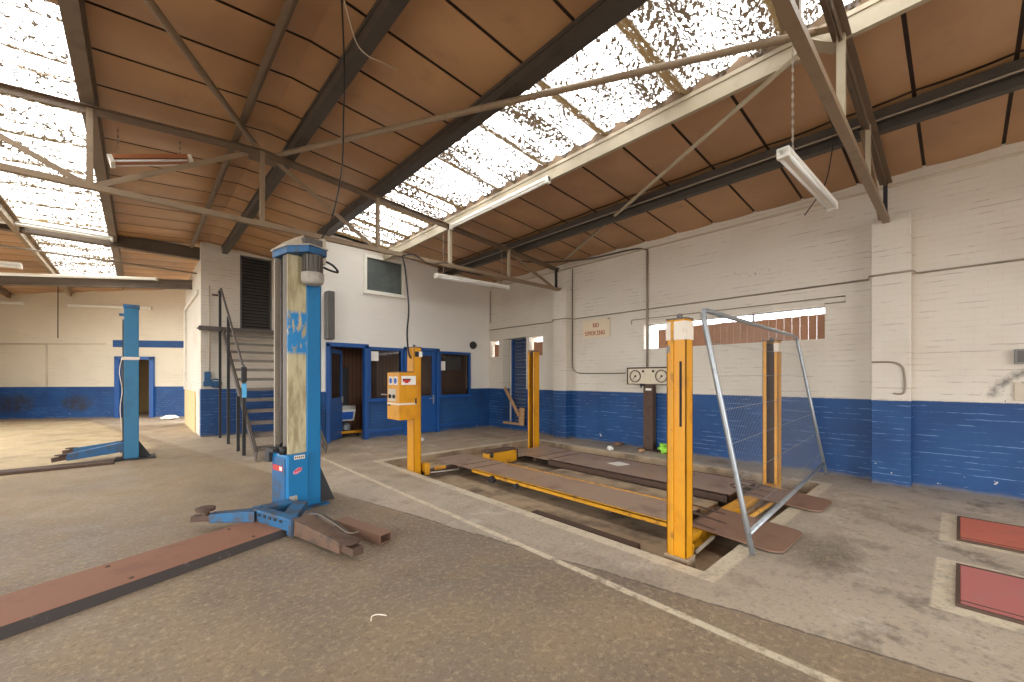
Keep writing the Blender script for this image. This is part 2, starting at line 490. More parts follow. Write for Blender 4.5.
class MB:
    def __init__(self):
        self.bm = bmesh.new()

    def poly(self, pts):
        vs = [self.bm.verts.new(p) for p in pts]
        return self.bm.faces.new(vs)

    def hexa(self, p):
        vs = [self.bm.verts.new(q) for q in p]
        for f in ((0, 3, 2, 1), (4, 5, 6, 7), (0, 1, 5, 4), (1, 2, 6, 5), (2, 3, 7, 6), (3, 0, 4, 7)):
            self.bm.faces.new([vs[i] for i in f])
        return self

    def box(self, a, b):
        x0, y0, z0 = (min(a[i], b[i]) for i in range(3))
        x1, y1, z1 = (max(a[i], b[i]) for i in range(3))
        return self.hexa([(x0, y0, z0), (x1, y0, z0), (x1, y1, z0), (x0, y1, z0), (x0, y0, z1), (x1, y0, z1), (x1, y1, z1), (x0, y1, z1)])

    def bar(self, p, q, w, h, up=(0, 0, 1), w2=None, h2=None, off=(0, 0)):
        p, q = Vector(p), Vector(q)
        d = (q - p).normalized()
        s = d.cross(Vector(up))
        if s.length < 1e-5:
            s = d.cross(Vector((1, 0, 0)))
        s.normalize()
        u = s.cross(d)
        r = []
        for c, ww, hh in ((p, w, h), (q, w2 or w, h2 or h)):
            c = c + s * off[0] + u * off[1]
            r.append([c + s * ww / 2 * i + u * hh / 2 * j for i, j in ((-1, -1), (1, -1), (1, 1), (-1, 1))])
        a, b = r
        vs = [self.bm.verts.new(v) for v in a + b]
        for f in ((0, 3, 2, 1), (4, 5, 6, 7), (0, 1, 5, 4), (1, 2, 6, 5), (2, 3, 7, 6), (3, 0, 4, 7)):
            self.bm.faces.new([vs[i] for i in f])
        return self

    def tube(self, pts, r, n=8, cap=True):
        pts = [Vector(p) for p in pts]
        rings = []
        prev = None
        for i, p in enumerate(pts):
            a = pts[max(i - 1, 0)]
            b = pts[min(i + 1, len(pts) - 1)]
            d = (b - a).normalized()
            if prev is None:
                s = d.cross(Vector((0, 0, 1)))
                if s.length < 1e-4:
                    s = d.cross(Vector((1, 0, 0)))
            else:
                s = prev - d * prev.dot(d)
            s.normalize()
            prev = s
            t = d.cross(s)
            rings.append([self.bm.verts.new(p + s * math.cos(2 * PI * k / n) * r + t * math.sin(2 * PI * k / n) * r) for k in range(n)])
        for a, b in zip(rings, rings[1:]):
            for k in range(n):
                f = self.bm.faces.new([a[k], a[(k + 1) % n], b[(k + 1) % n], b[k]])
                f.smooth = True
        if cap:
            self.bm.faces.new(list(reversed(rings[0])))
            self.bm.faces.new(rings[-1])
        return self

    def lathe(self, prof, c, axis=(0, 0, 1), n=20):
        ax = Vector(axis).normalized()
        s = ax.cross(Vector((0, 0, 1)))
        if s.length < 1e-4:
            s = Vector((1, 0, 0))
        s.normalize()
        t = ax.cross(s)
        c = Vector(c)
        rings = [[self.bm.verts.new(c + ax * h + (s * math.cos(2 * PI * k / n) + t * math.sin(2 * PI * k / n)) * r) for k in range(n)] for r, h in prof]
        for a, b in zip(rings, rings[1:]):
            for k in range(n):
                self.bm.faces.new([a[k], a[(k + 1) % n], b[(k + 1) % n], b[k]])
        self.bm.faces.new(list(reversed(rings[0])))
        self.bm.faces.new(rings[-1])
        return self

    def prism(self, pts, d):
        """extrude a planar polygon of 3-D points by vector d"""
        d = Vector(d)
        a = [self.bm.verts.new(p) for p in pts]
        b = [self.bm.verts.new(Vector(p) + d) for p in pts]
        self.bm.faces.new(a)
        self.bm.faces.new(list(reversed(b)))
        n = len(pts)
        for i in range(n):
            self.bm.faces.new([a[i], b[i], b[(i + 1) % n], a[(i + 1) % n]])
        return self

    def build(self, name, mat, parent=None, bevel=0.0, smooth=False):
        bmesh.ops.recalc_face_normals(self.bm, faces=self.bm.faces)
        me = bpy.data.meshes.new(name)
        if parent is not None:
            off = Vector((0, 0, 0))
            q = parent
            while q is not None:
                off += q.location
                q = q.parent
            bmesh.ops.translate(self.bm, verts=self.bm.verts, vec=-off)
        self.bm.to_mesh(me)
        self.bm.free()
        me.materials.append(M[mat] if isinstance(mat, str) else mat)
        if smooth:
            for f in me.polygons:
                f.use_smooth = True
        o = bpy.data.objects.new(name, me)
        COL.objects.link(o)
        if parent is not None:
            o.parent = parent
        if bevel > 0:
            b = o.modifiers.new('bevel', 'BEVEL')
            b.width = bevel
            b.segments = 2
            b.limit_method = 'ANGLE'
        return o


def recenter(o):
    """put a top-level mesh's origin at the base of its own geometry"""
    me = o.data
    xs = [v.co for v in me.vertices]
    c = Vector((sum(v.x for v in xs) / len(xs), sum(v.y for v in xs) / len(xs), min(v.z for v in xs)))
    me.transform(Matrix.Translation(-c))
    o.location = c
    return o


def tag(o, label, cat, group=None, kind=None):
    o['label'] = label
    o['category'] = cat
    if group:
        o['group'] = group
    if kind:
        o['kind'] = kind
    return o


def thing(name, loc, label, cat, group=None):
    o = bpy.data.objects.new(name, None)
    o.empty_display_size = 0.1
    o.location = loc
    COL.objects.link(o)
    return tag(o, label, cat, group)


def struct(o, label=None, cat=None):
    o['kind'] = 'structure'
    if label:
        o['label'] = label
        o['category'] = cat
    return o


def copy_tree(o, dloc, label):
    c = o.copy()
    COL.objects.link(c)
    c.location = Vector(o.location) + Vector(dloc)
    c['label'] = label
    for ch in list(o.children):
        d = ch.copy()
        COL.objects.link(d)
        d.parent = c
        for g in list(ch.children):
            e = g.copy()
            COL.objects.link(e)
            e.parent = d
    return c


def wall(name, mat, origin, du, length, height, thick, holes, label, z0=0.0):
    """vertical wall from origin along unit du; thickness to the right-hand side normal; holes (u0,u1,z0,z1)"""
    du = Vector((du[0], du[1], 0)).normalized()
    nv = Vector((du.y, -du.x, 0)) * thick
    o3 = Vector((origin[0], origin[1], 0))
    us = sorted({0.0, length} | {h[0] for h in holes} | {h[1] for h in holes})
    zs = sorted({z0, height} | {h[2] for h in holes} | {h[3] for h in holes})
    mb = MB()
    nu, nz = len(us), len(zs)
    solid = {}
    for i in range(nu - 1):
        for j in range(nz - 1):
            cu, cz = (us[i] + us[i + 1]) / 2, (zs[j] + zs[j + 1]) / 2
            solid[i, j] = not any(h[0] < cu < h[1] and h[2] < cz < h[3] for h in holes)
    vf = {}

    def v(i, j, k):
        if (i, j, k) not in vf:
            p = o3 + du * us[i] + nv * k
            vf[i, j, k] = mb.bm.verts.new((p.x, p.y, zs[j]))
        return vf[i, j, k]
    for (i, j), s in solid.items():
        if not s:
            continue
        mb.bm.faces.new([v(i, j, 0), v(i + 1, j, 0), v(i + 1, j + 1, 0), v(i, j + 1, 0)])
        mb.bm.faces.new([v(i, j, 1), v(i, j + 1, 1), v(i + 1, j + 1, 1), v(i + 1, j, 1)])
        for (a, b), (p, q) in (((i - 1, j), ((i, j), (i, j + 1))), ((i + 1, j), ((i + 1, j + 1), (i + 1, j))), ((i, j - 1), ((i + 1, j), (i, j))), ((i, j + 1), ((i, j + 1), (i + 1, j + 1)))):
            if not solid.get((a, b), False):
                mb.bm.faces.new([v(*p, 0), v(*q, 0), v(*q, 1), v(*p, 1)])
    return struct(mb.build(name, mat), label, 'wall')


def roof_z(x):
    return 4.64 - 0.085 * abs(x - 1.22)


def catenary(p, q, sag, n=14):
    p, q = Vector(p), Vector(q)
    return [p.lerp(q, i / n) + Vector((0, 0, -sag * 4 * (i / n) * (1 - i / n))) for i in range(n + 1)]


def smooth_path(pts, n=6):
    pts = [Vector(p) for p in pts]
    out = []
    for i in range(len(pts) - 1):
        p0, p1, p2, p3 = pts[max(i - 1, 0)], pts[i], pts[i + 1], pts[min(i + 2, len(pts) - 1)]
        for k in range(n):
            t = k / n
            out.append(0.5 * ((2 * p1) + (p2 - p0) * t + (2 * p0 - 5 * p1 + 4 * p2 - p3) * t * t + (3 * p1 - p0 - 3 * p2 + p3) * t ** 3))
    out.append(pts[-1])
    return out


# ------------------------------------------------------------------ floor and pit
PX0, PX1, PY0, PY1, PD = 3.02, 6.65, 1.25, 6.55, 0.14
mb = MB()
xs, ys = (-5.2, PX0, PX1, 7.8), (-7.6, PY0, PY1, 26.0)
gv = [[mb.bm.verts.new((x, y, 0)) for y in ys] for x in xs]
for i in range(3):
    for j in range(3):
        if (i, j) != (1, 1):
            mb.bm.faces.new([gv[i][j], gv[i + 1][j], gv[i + 1][j + 1], gv[i][j + 1]])
struct(mb.build('floor', 'floor'), 'worn concrete workshop floor with painted white lines', 'floor')
mb = MB()
b = [(PX0, PY0), (PX1, PY0), (PX1, PY1), (PX0, PY1)]
for i in range(4):
    p, q = b[i], b[(i + 1) % 4]
    mb.poly([(p[0], p[1], 0), (q[0], q[1], 0), (q[0], q[1], -PD), (p[0], p[1], -PD)])
mb.poly([(p[0], p[1], -PD) for p in b])
struct(mb.build('floor_pit', 'pit'), 'shallow stained concrete recess under the yellow lift', 'floor')
mb = MB()
mb.box((-60, -60, -0.45), (60, 60, -0.4))
struct(mb.build('ground', 'outside'), 'asphalt yard outside the building', 'ground')

# ------------------------------------------------------------------ walls
RX = 7.45
wall('wall_right', 'wall_right', (RX, 12.6), (0, -1), 20.0, 4.55, -0.3,
     [(12.6 - 10.05, 12.6 - 9.35, 1.0, 2.1), (12.6 - 9.1, 12.6 - 8.72, 2.0, 2.46), (12.6 - 8.53, 12.6 - 7.62, 0.15, 2.47), (12.6 - 7.51, 12.6 - 7.03, 1.97, 2.46), (12.6 - 4.26, 12.6 - 1.34, 1.98, 2.48)],  # first hole is unseen, added to let light into the office
     'white painted brick wall with blue lower band and boarded windows')
OY = 9.15
wall('wall_back', 'wall_office', (2.86, OY), (1, 0), 4.59, 4.62, -0.1,
     [(0.16, 0.94, 0.0, 2.09), (1.08, 1.83, 0.93, 2.05), (1.97, 2.85, 0.0, 2.09), (2.96, 3.86, 0.96, 2.04), (0.99, 1.85, 3.42, 4.16)],
     'smooth white office front over blue joinery')
wall('wall_office_side', 'wall_plain', (2.86, 12.1), (0, -1), 2.95, 4.62, -0.1, [], 'white side wall of the office beside the stair')
wall('wall_stair', 'wall_block', (1.08, 12.1), (1, 0), 1.78, 4.72, -0.25, [(0.78, 1.48, 2.6, 4.47)], 'white painted brick wall behind the stair with blue base')
wall('wall_pier', 'wall_block_side', (1.08, 16.3), (0, -1), 3.94, 4.28, -0.25, [], 'white painted brick return wall with bare cream base')
mb = MB()
mb.box((1.05, 13.2, 0), (1.09, 16.3, 1.05))
struct(mb.build('trim_1', 'cream_low'), 'bare cream render at the foot of the return wall', 'wall render')
mb = MB()
mb.box((1.03, 12.5, 3.45), (1.079, 16.3, 3.55))
mb.box((1.03, 15.9, 1.05), (1.079, 16.35, 3.5))
struct(mb.build('wall_pier_end', 'white_dirty'), 'white end pier of the return wall', 'wall')
FA, FB = Vector((-5.2, 22.96, 0)), Vector((3.2, 17.67, 0))
fdir = (FB - FA).normalized()


def fw(k, off=0.0, z=0.0):
    """point on the oblique far wall: k from 0 (-3.51,21.9) to 1 (1.25,18.9)"""
    p = Vector((-3.51, 21.9, 0)).lerp(Vector((1.25, 18.9, 0)), k)
    nn = Vector((fdir.y, -fdir.x, 0))
    p = p + nn * off
    return Vector((p.x, p.y, z))


def fk(k):
    return (fw(k) - FA).dot(fdir)


wall('wall_far', 'wall_far', FA, fdir, (FB - FA).length, 4.75, -0.25, [(fk(0.635), fk(0.805), 0, 2.06)], 'far white wall with blue lower band and stains')
wall('wall_left', 'wall_plain', (-5.0, -7.4), (0, 1), 30.6, 4.6, -0.25, [(5.4, 12.4, 0.0, 3.5), (17.6, 24.4, 0.0, 3.5)], 'white and blue wall on the far left')  # both openings are unseen and added to let in side light
wall('wall_rear', 'wall_plain_y', (-5.2, -7.1), (1, 0), 12.9, 4.62, 0.25, [(1.8, 10.2, 0.0, 3.5)], 'rear wall with an added opening for fill light')  # unseen opening assumed behind the camera to raise the light level
# room beyond the far doorway
mb = MB()
q0, q1 = fw(0.45, -2.6), fw(1.1, -2.6)
mb.bar(q0 + Vector((0, 0, 1.25)), q1 + Vector((0, 0, 1.25)), 0.1, 2.5)
for k in (0.45, 1.1):
    a, b_ = fw(k, -0.27), fw(k, -2.6)
    mb.bar(a + Vector((0, 0, 1.25)), b_ + Vector((0, 0, 1.25)), 0.1, 2.5)
mb.poly([fw(0.45, -0.27, 2.5), fw(1.1, -0.27, 2.5), fw(1.1, -2.6, 2.5), fw(0.45, -2.6, 2.5)])
struct(mb.build('wall_far_room', 'cream_low'), 'plain room beyond the far doorway', 'wall')
# pilasters
for i, yc in enumerate((6.28, 0.61)):
    mb = MB()
    mb.box((7.22, yc - 0.19, 0), (7.46, yc + 0.19, 3.44 if i == 0 else 3.52))
    struct(mb.build('pillar', 'wall_right', bevel=0.008), ['white and blue brick pilaster left of the no smoking sign', 'white and blue brick pilaster right of the long window'][i], 'pilaster')

# ------------------------------------------------------------------ ceiling boards and rooflights
YR = [0.31 + 0.65 * k for k in range(-12, 36)]


def board_zone(mb, x0, x1, ya, yb, skip=None):
    for k in range(len(YR) - 1):
        y0, y1 = max(YR[k] + 0.016, ya), min(YR[k + 1] - 0.016, yb)
        if y1 - y0 < 0.05:
            continue
        nx = 6
        ny = 4
        grid = []
        for i in range(nx + 1):
            x = x0 + (x1 - x0) * i / nx
            row = []
            for j in range(ny + 1):
                y = y0 + (y1 - y0) * j / ny
                sag = 0.034 * math.sin(PI * j / ny) * (0.4 + 0.6 * math.sin(PI * i / nx))
                row.append(mb.bm.verts.new((x, y, roof_z(x) - sag)))
            grid.append(row)
        for i in range(nx):
            for j in range(ny):
                f = mb.bm.faces.new([grid[i][j], grid[i + 1][j], grid[i + 1][j + 1], grid[i][j + 1]])
                f.smooth = True


SKR = (2.90, 4.27, -7.0, 9.15)
SKL = (-1.70, -0.42, 5.05, 18.1)
mb = MB()
board_zone(mb, 4.29, 5.68, -7.1, 9.15)
board_zone(mb, 5.72, 7.46, -7.1, 9.15)
board_zone(mb, 1.22, 2.88, -7.1, 12.1)
board_zone(mb, -0.40, 1.22, -7.1, 21.5)
board_zone(mb, -1.70, -0.42, -7.1, 5.05)
board_zone(mb, -1.70, -0.42, 18.1, 22.5)
board_zone(mb, -5.0, -1.74, -7.1, 24.0)
struct(mb.build('ceiling', 'ceiling'), 'brown boarded underside of the low pitched roof', 'ceiling')
# opaque roof deck above the boards
mb = MB()
for x0, x1, ya, yb in ((4.27, 7.9, -7.4, 9.4), (1.22, 2.9, -7.4, 12.4), (-0.42, 1.22, -7.4, 22.0), (-1.70, -0.42, -7.4, 5.05), (-1.70, -0.42, 18.1, 23.5), (-5.4, -1.70, -7.4, 25.0), (2.9, 7.9, 9.15, 12.8), (1.22, 2.9, 12.4, 20.0)):
    h = 0.02
    mb.hexa([(x0, ya, roof_z(x0) + h), (x1, ya, roof_z(x1) + h), (x1, yb, roof_z(x1) + h), (x0, yb, roof_z(x0) + h),
             (x0, ya, roof_z(x0) + h + 0.05), (x1, ya, roof_z(x1) + h + 0.05), (x1, yb, roof_z(x1) + h + 0.05), (x0, yb, roof_z(x0) + h + 0.05)])
struct(mb.build('roof', 'board_joint'), 'roof deck over the ceiling boards', 'roof')


def corrugated(name, x0, x1, ya, yb, label, mat='rooflight'):
    mb = MB()
    pitch = 0.335
    n = int((yb - ya) / pitch * 10)
    prev = None
    for k in range(n + 1):
        y = ya + (yb - ya) * k / n
        dz = 0.06 * math.sin(2 * PI * y / pitch) + 0.065
        cur = [mb.bm.verts.new((x, y, roof_z(x) + dz)) for x in (x0, x1)]
        if prev:
            f = mb.bm.faces.new([prev[0], prev[1], cur[1], cur[0]])
            f.smooth = True
        prev = cur
    o = struct(mb.build(name, mat), label, 'rooflight')
    return o


corrugated('window_1', SKR[0] - 0.08, SKR[1] + 0.06, SKR[2], SKR[3], 'long dirty corrugated rooflight above the yellow lift')
corrugated('window_2', SKL[0] - 0.06, SKL[1] + 0.06, SKL[2], SKL[3], 'dirty corrugated rooflight over the left bay', 'rooflight_left')

# wavy closer strip of broken sheet at the foot of the rooflight
mb = MB()
n = 160
prev = None
for k in range(n + 1):
    y = -4 + 13.1 * k / n
    zt = roof_z(4.27) + 0.055 + 0.06 * math.sin(2 * PI * y / 0.335)
    cur = [mb.bm.verts.new((4.262, y, roof_z(4.27) - 0.04)), mb.bm.verts.new((4.262, y, zt))]
    if prev:
        mb.bm.faces.new([prev[0], cur[0], cur[1], prev[1]])
    prev = cur
struct(mb.build('trim_2', 'closer'), 'wavy closer strip under the rooflight edge', 'trim')


# ------------------------------------------------------------------ purlins
def zed(mb, x, y0, y1, zt, h, fl, t=0.012, s=1):
    mb.box((x - t / 2, y0, zt - h), (x + t / 2, y1, zt))
    mb.box((x, y0, zt - h), (x + s * fl, y1, zt - h + t))
    mb.box((x, y0, zt - t), (x - s * fl, y1, zt))


def purlin(x, y0, y1, mat, label, h=0.15, fl=0.075, s=1, wide=0.0):
    mb = MB()
    zt = roof_z(x) - 0.035
    if wide > 0:
        mb.box((x - wide / 2, y0, zt - h), (x + wide / 2, y1, zt))
        mb.box((x - wide / 2 - 0.012, y0, zt - 0.02), (x + wide / 2 + 0.02, y1, zt + 0.02))
    else:
        zed(mb, x, y0, y1, zt, h, fl, s=s)
    o = mb.build('roof_purlin', mat)
    recenter(o)
    return tag(o, label, 'purlin', 'roof purlins')


pp = purlin(5.86, -7.0, 9.14, 'steel_dark', 'dark steel purlin nearest the right wall, running to the office', h=0.17, fl=0.10)
mb = MB()
zt = roof_z(5.8) - 0.04
mb.box((5.73, -7.0, zt - 0.085), (5.85, 9.13, zt))
mb.build('packing_timber', 'steel_dark', pp)
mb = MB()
mb.tube([(5.745, -7.0, zt - 0.098), (5.745, 9.1, zt - 0.098)], 0.011)  # pale strip added to stand in for light catching the purlin edge
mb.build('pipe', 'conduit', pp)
purlin(4.275, -7.0, 9.14, 'cream_steel', 'cream painted purlin along the lower edge of the long rooflight', h=0.17, wide=0.05)
pb = [o for o in COL.objects if o.name.startswith('roof_purlin')][1]
mb = MB()
mb.bar((4.050, 0.870, 4.165), (4.350, 0.690, 4.165), 0.10, 0.012)
mb.build('fixing_bracket', 'cream_steel', pb)
purlin(2.86, -7.0, 9.14, 'steel_dark', 'dark purlin along the upper edge of the long rooflight', h=0.12, wide=0.15)
purlin(1.55, -7.0, 12.09, 'steel_dark', 'dark ridge purlin directly above the blue lift column', h=0.15, fl=0.10, wide=0.11)
purlin(0.93, -7.0, 12.09, 'steel_truss_dark', 'ridge purlin just left of the roof apex over the stair', h=0.15, fl=0.06, s=-1)
purlin(-0.41, -7.0, 18.1, 'steel_truss_dark', 'grey purlin along the right edge of the left rooflight', h=0.12, fl=0.07, s=-1, wide=0.12)
purlin(-1.72, -7.0, 20.7, 'steel_truss', 'grey purlin along the left edge of the left rooflight', h=0.14, fl=0.07, s=-1)
purlin(-3.2, -7.0, 21.6, 'steel_truss_dark', 'outermost purlin near the left wall', h=0.14, fl=0.07, s=-1)


# ------------------------------------------------------------------ trusses
def tc(x):
    return 4.40 - 0.085 * abs(x - 1.22)


PANEL = (7.13, 5.66, 4.21, 2.83, 1.22, -0.39, -1.77, -3.15, -4.6)


def truss(y, label):
    t = thing('roof_truss', (1.22, y, 3.40), label, 'roof truss', 'steel roof trusses')
    zb = 3.46
    for sx, (xa, xb) in enumerate(((1.22, 7.2), (1.22, -4.75))):
        mb = MB()
        for off in (-0.028, 0.028):
            mb.bar((xa, y + off * 0.3, tc(xa) + 0.005), (xb, y + off * 0.3, tc(xb) + 0.005), 0.010, 0.07)
            mb.bar((xa, y + off * 1.15, tc(xa) + 0.04), (xb, y + off * 1.15, tc(xb) + 0.04), 0.058, 0.008)
        mb.build('top_chord', 'steel_truss_dark', t)
    mb = MB()
    mb.bar((-4.75, y - 0.03, zb), (7.28, y - 0.03, zb), 0.008, 0.06)
    mb.bar((-4.75, y, zb - 0.03), (7.28, y, zb - 0.03), 0.07, 0.008)
    mb.build('bottom_chord', 'steel_truss', t)
    for x in PANEL:
        mb = MB()
        mb.bar((x, y, zb - 0.03), (x, y, tc(x) + 0.03), 0.055, 0.055 if abs(x) < 4.5 else 0.04, up=(0, 1, 0))
        mb.build('post', 'cream_steel' if x in (4.21, 5.66) else ('steel_truss' if x < 7 else 'black'), t)
    for xa, xb in ((1.35, 2.83), (1.1, -0.39), (5.66, 7.13), (-1.77, -0.39), (-4.6, -3.15)):
        mb = MB()
        za, zb2 = (tc(xa), zb) if abs(xa - 1.22) < abs(xb - 1.22) else (zb, tc(xb))
        if xa < -1:
            za, zb2 = tc(xa), zb
        mb.bar((xa, y + 0.02, za), (xb, y + 0.02, zb2), 0.01, 0.06)
        mb.bar((xa, y + 0.045, za), (xb, y + 0.045, zb2), 0.05, 0.01)
        mb.build('diagonal', 'steel_truss', t)
    for x in PANEL[1:-1]:
        mb = MB()
        mb.box((x - 0.09, y - 0.006, zb - 0.02), (x + 0.09, y + 0.006, zb + 0.05))
        mb.build('gusset_plate', 'steel_truss', t)
    mb = MB()
    mb.box((1.22 - 0.16, y - 0.008, 4.28), (1.22 + 0.16, y + 0.008, 4.42))
    mb.build('apex_plate', 'steel_truss_dark', t)
    return t


truss(6.30, 'steel truss spanning the middle of the workshop behind the lift column')
truss(0.65, 'steel truss overhead at top right, landing on the near pilaster')

# wind braces in the roof plane


def brace(p, q, r, mat, label):
    mb = MB()
    mb.tube([p, q], r, 10)
    for e, d in ((p, q), (q, p)):
        v = (Vector(d) - Vector(e)).normalized()
        mb.bar(Vector(e) - v * 0.12, Vector(e) + v * 0.02, r * 2.4, 0.012)
    o = mb.build('roof_brace', mat)
    recenter(o)
    return tag(o, label, 'roof brace', 'tubular roof braces')


brace((1.42, 6.02, 4.37), (4.13, 0.80, 4.26), 0.034, 'steel_truss', 'grey tubular brace crossing the long rooflight from the apex')
brace((1.05, 5.98, 4.37), (-1.8, 0.95, 4.22), 0.034, 'steel_truss', 'grey tubular brace running from the apex to the top left')
brace((7.25, 6.28, 4.06), (4.17, 0.93, 4.17), 0.024, 'cream_steel', 'slim cream brace from the right wall pilaster to the near truss')

# steel beams over the left bay
mb = MB()
for z, w, h in ((4.27, 0.16, 0.02), (4.53, 0.16, 0.02), (4.40, 0.012, 0.26)):
    mb.bar((-4.9, 12.35, z - 0.02), (1.3, 12.35, z - 0.02), w, h)
o = mb.build('steel_beam', 'beam_brown')
recenter(o)
tag(o, 'dark brown steel beam resting on the corner of the stair wall', 'steel beam', 'beams over the left bay')
mb = MB()
b2a, b2b = Vector((1.07, 14.14, 0)), Vector((-4.9, 17.90, 0))
for z, w, h in ((3.84, 0.16, 0.02), (4.05, 0.16, 0.02), (3.945, 0.012, 0.21)):
    mb.bar(b2a + Vector((0, 0, z)), b2b + Vector((0, 0, z - 0.10)), w, h)
o = mb.build('steel_beam', 'beam_brown')
recenter(o)
tag(o, 'brown steel beam further back, running into the cream pier', 'steel beam', 'beams over the left bay')


# ------------------------------------------------------------------ light fittings
def batten(p, q, w, h, label, chains=None, body='white', two=True, group='fluorescent light fittings'):
    p, q = Vector(p), Vector(q)
    t = thing('fluorescent_light', (p + q) / 2, label, 'light fitting', group)
    d = (q - p).normalized()
    mb = MB()
    mb.bar(p, q, w, h * 0.55, off=(0, h * 0.22))
    mb.bar(p, q, w * 0.55, h * 0.5, off=(0, -h * 0.1))
    mb.build('housing', body, t, bevel=0.004)
    s = d.cross(Vector((0, 0, 1))).normalized()
    for k in ((-1, 1) if two else (0,)):
        mb = MB()
        c = s * (w * 0.36 * k) + Vector((0, 0, -h * 0.3))
        mb.tube([p + d * 0.05 + c, q - d * 0.05 + c], 0.014, 8)
        mb.build('tube', 'tube_white', t)
    for e, sgn in ((p, 1), (q, -1)):
        mb = MB()
        mb.bar(e + d * sgn * 0.0, e + d * sgn * 0.045, w * 1.02, h, off=(0, -0.005))
        mb.build('end_cap', 'white', t, bevel=0.004)
    if chains:
        for k, zt in chains:
            c = p.lerp(q, k)
            mb = MB()
            n = int((zt - c.z) / 0.035)
            for i in range(n):
                z = c.z + h * 0.4 + i * 0.035
                if i % 2:
                    mb.bar((c.x - 0.008, c.y, z + 0.02), (c.x + 0.008, c.y, z + 0.02), 0.003, 0.040)
                else:
                    mb.bar((c.x, c.y - 0.008, z + 0.02), (c.x, c.y + 0.008, z + 0.02), 0.003, 0.040)
            mb.build('chain', 'conduit', t)
    return t


batten((3.66, 0.92, 3.14), (5.20, 0.87, 3.14), 0.085, 0.075, 'white fluorescent light hanging on chains at upper right', chains=((0.16, 4.40),))
batten((4.12, 6.66, 3.33), (5.82, 6.50, 3.33), 0.10, 0.08, 'white fluorescent light hanging in front of the office wall', chains=((0.1, 4.34), (0.9, 4.22)))
batten((4.19, 3.83, 4.15), (4.19, 6.25, 4.15), 0.06, 0.09, 'long fluorescent light fixed along the cream rooflight purlin', two=False)
batten((0.52, 6.95, 4.32), (-0.27, 6.95, 4.03), 0.20, 0.09, 'tilted broken light with brown reflector beside the left rooflight', body='orange', chains=((0.15, 4.55), (0.9, 4.46)))
batten((-4.2, 11.95, 4.32), (-0.40, 11.95, 4.33), 0.16, 0.13, 'row of pale light trunking in front of the first left beam', two=True)
batten((-4.0, 17.10, 3.99), (0.36, 14.38, 4.03), 0.10, 0.07, 'long white tube light under the second left beam', two=False)
batten((-3.1, 13.0, 3.64), (-1.78, 13.0, 3.70), 0.18, 0.10, 'white twin light cut by the left picture edge', two=True)
a, b = fw(0.37, 0.09, 3.9), fw(0.81, 0.09, 3.88)
batten(a, b, 0.08, 0.09, 'white tube light on the far wall above the blue lift column', two=False)
a, b = fw(-0.3, 0.09, 3.95), fw(0.14, 0.09, 3.93)
batten(a, b, 0.08, 0.09, 'white tube light on the far wall at the extreme left', two=False)

# ------------------------------------------------------------------ right wall windows
t = struct(bpy.data.objects.new('window_3', None), 'long high window in the right wall boarded with brown planks', 'window')
t.location = (7.55, 2.8, 1.98)
COL.objects.link(t)
mb = MB()
y = 1.36
k = 0
while y < 4.0:
    zt = 2.37 - 0.03 * (y - 1.36) / 2.6 + random.uniform(-0.008, 0.008)
    if y > 2.35:
        zt += 0.02
    mb.box((7.60, y, 1.97), (7.612, y + 0.1035, zt))
    y += 0.107
mb.build('boarding', 'planks', t)
mb = MB()
for (y0, y1, z0, z1) in ((1.34, 4.26, 1.96, 1.99), (1.34, 4.26, 2.46, 2.49), (1.33, 1.36, 1.98, 2.48), (4.24, 4.27, 1.98, 2.48), (2.33, 2.36, 2.26, 2.48), (3.68, 3.74, 1.98, 2.48)):
    mb.box((7.63, y0, z0), (7.67, y1, z1))
mb.build('frame', 'galv', t)
mb = MB()
mb.box((7.648, 1.35, 1.98), (7.652, 4.25, 2.48))
mb.build('pane', glass_mat('clear_glass', (0.8, 0.8, 0.8), 0.06), t)
for nm, (y0, y1, z0, z1, zt) in {'window_4': (8.72, 9.1, 2.0, 2.46, 2.36), 'window_5': (7.03, 7.51, 1.97, 2.46, 2.33)}.items():
    t = struct(bpy.data.objects.new(nm, None), 'small high window with brown board ' + ('in the room corner' if nm == 'window_4' else 'behind the far yellow post'), 'window')
    t.location = (7.55, (y0 + y1) / 2, z0)
    COL.objects.link(t)
    mb = MB()
    mb.box((7.58, y0, z0), (7.61, y1 - 0.05, zt))
    mb.build('boarding', 'planks', t)
    mb = MB()
    for q in ((y0, y1, z0 - 0.02, z0 + 0.01), (y0, y1, z1 - 0.01, z1 + 0.02), (y0 - 0.02, y0 + 0.01, z0, z1), (y1 - 0.01, y1 + 0.02, z0, z1)):
        mb.box((7.63, q[0], q[2]), (7.67, q[1], q[3]))
    mb.build('frame', 'white_dirty', t)
# side doorway with louvred shutter
t = struct(bpy.data.objects.new('door_1', None), 'blue grey louvred shutter standing in the side doorway', 'door')
t.location = (7.6, 8.0, 0.15)
COL.objects.link(t)
mb = MB()
for i in range(24):
    z = 0.17 + i * 0.096
    mb.bar((7.62, 7.62, z + 0.03), (7.62, 8.30, z + 0.03), 0.012, 0.085, up=(0.5, 0, 1))
mb.build('slats', 'shutter_blue', t)
mb = MB()
for y in (7.63, 8.31):
    mb.box((7.58, y - 0.02, 0.15), (7.68, y + 0.02, 2.46))
mb.build('frame', 'blue_door', t)
mb = MB()
mb.box((7.70, 7.62, 0.15), (7.72, 8.53, 2.47))
mb.build('panel', 'white_dirty', t)
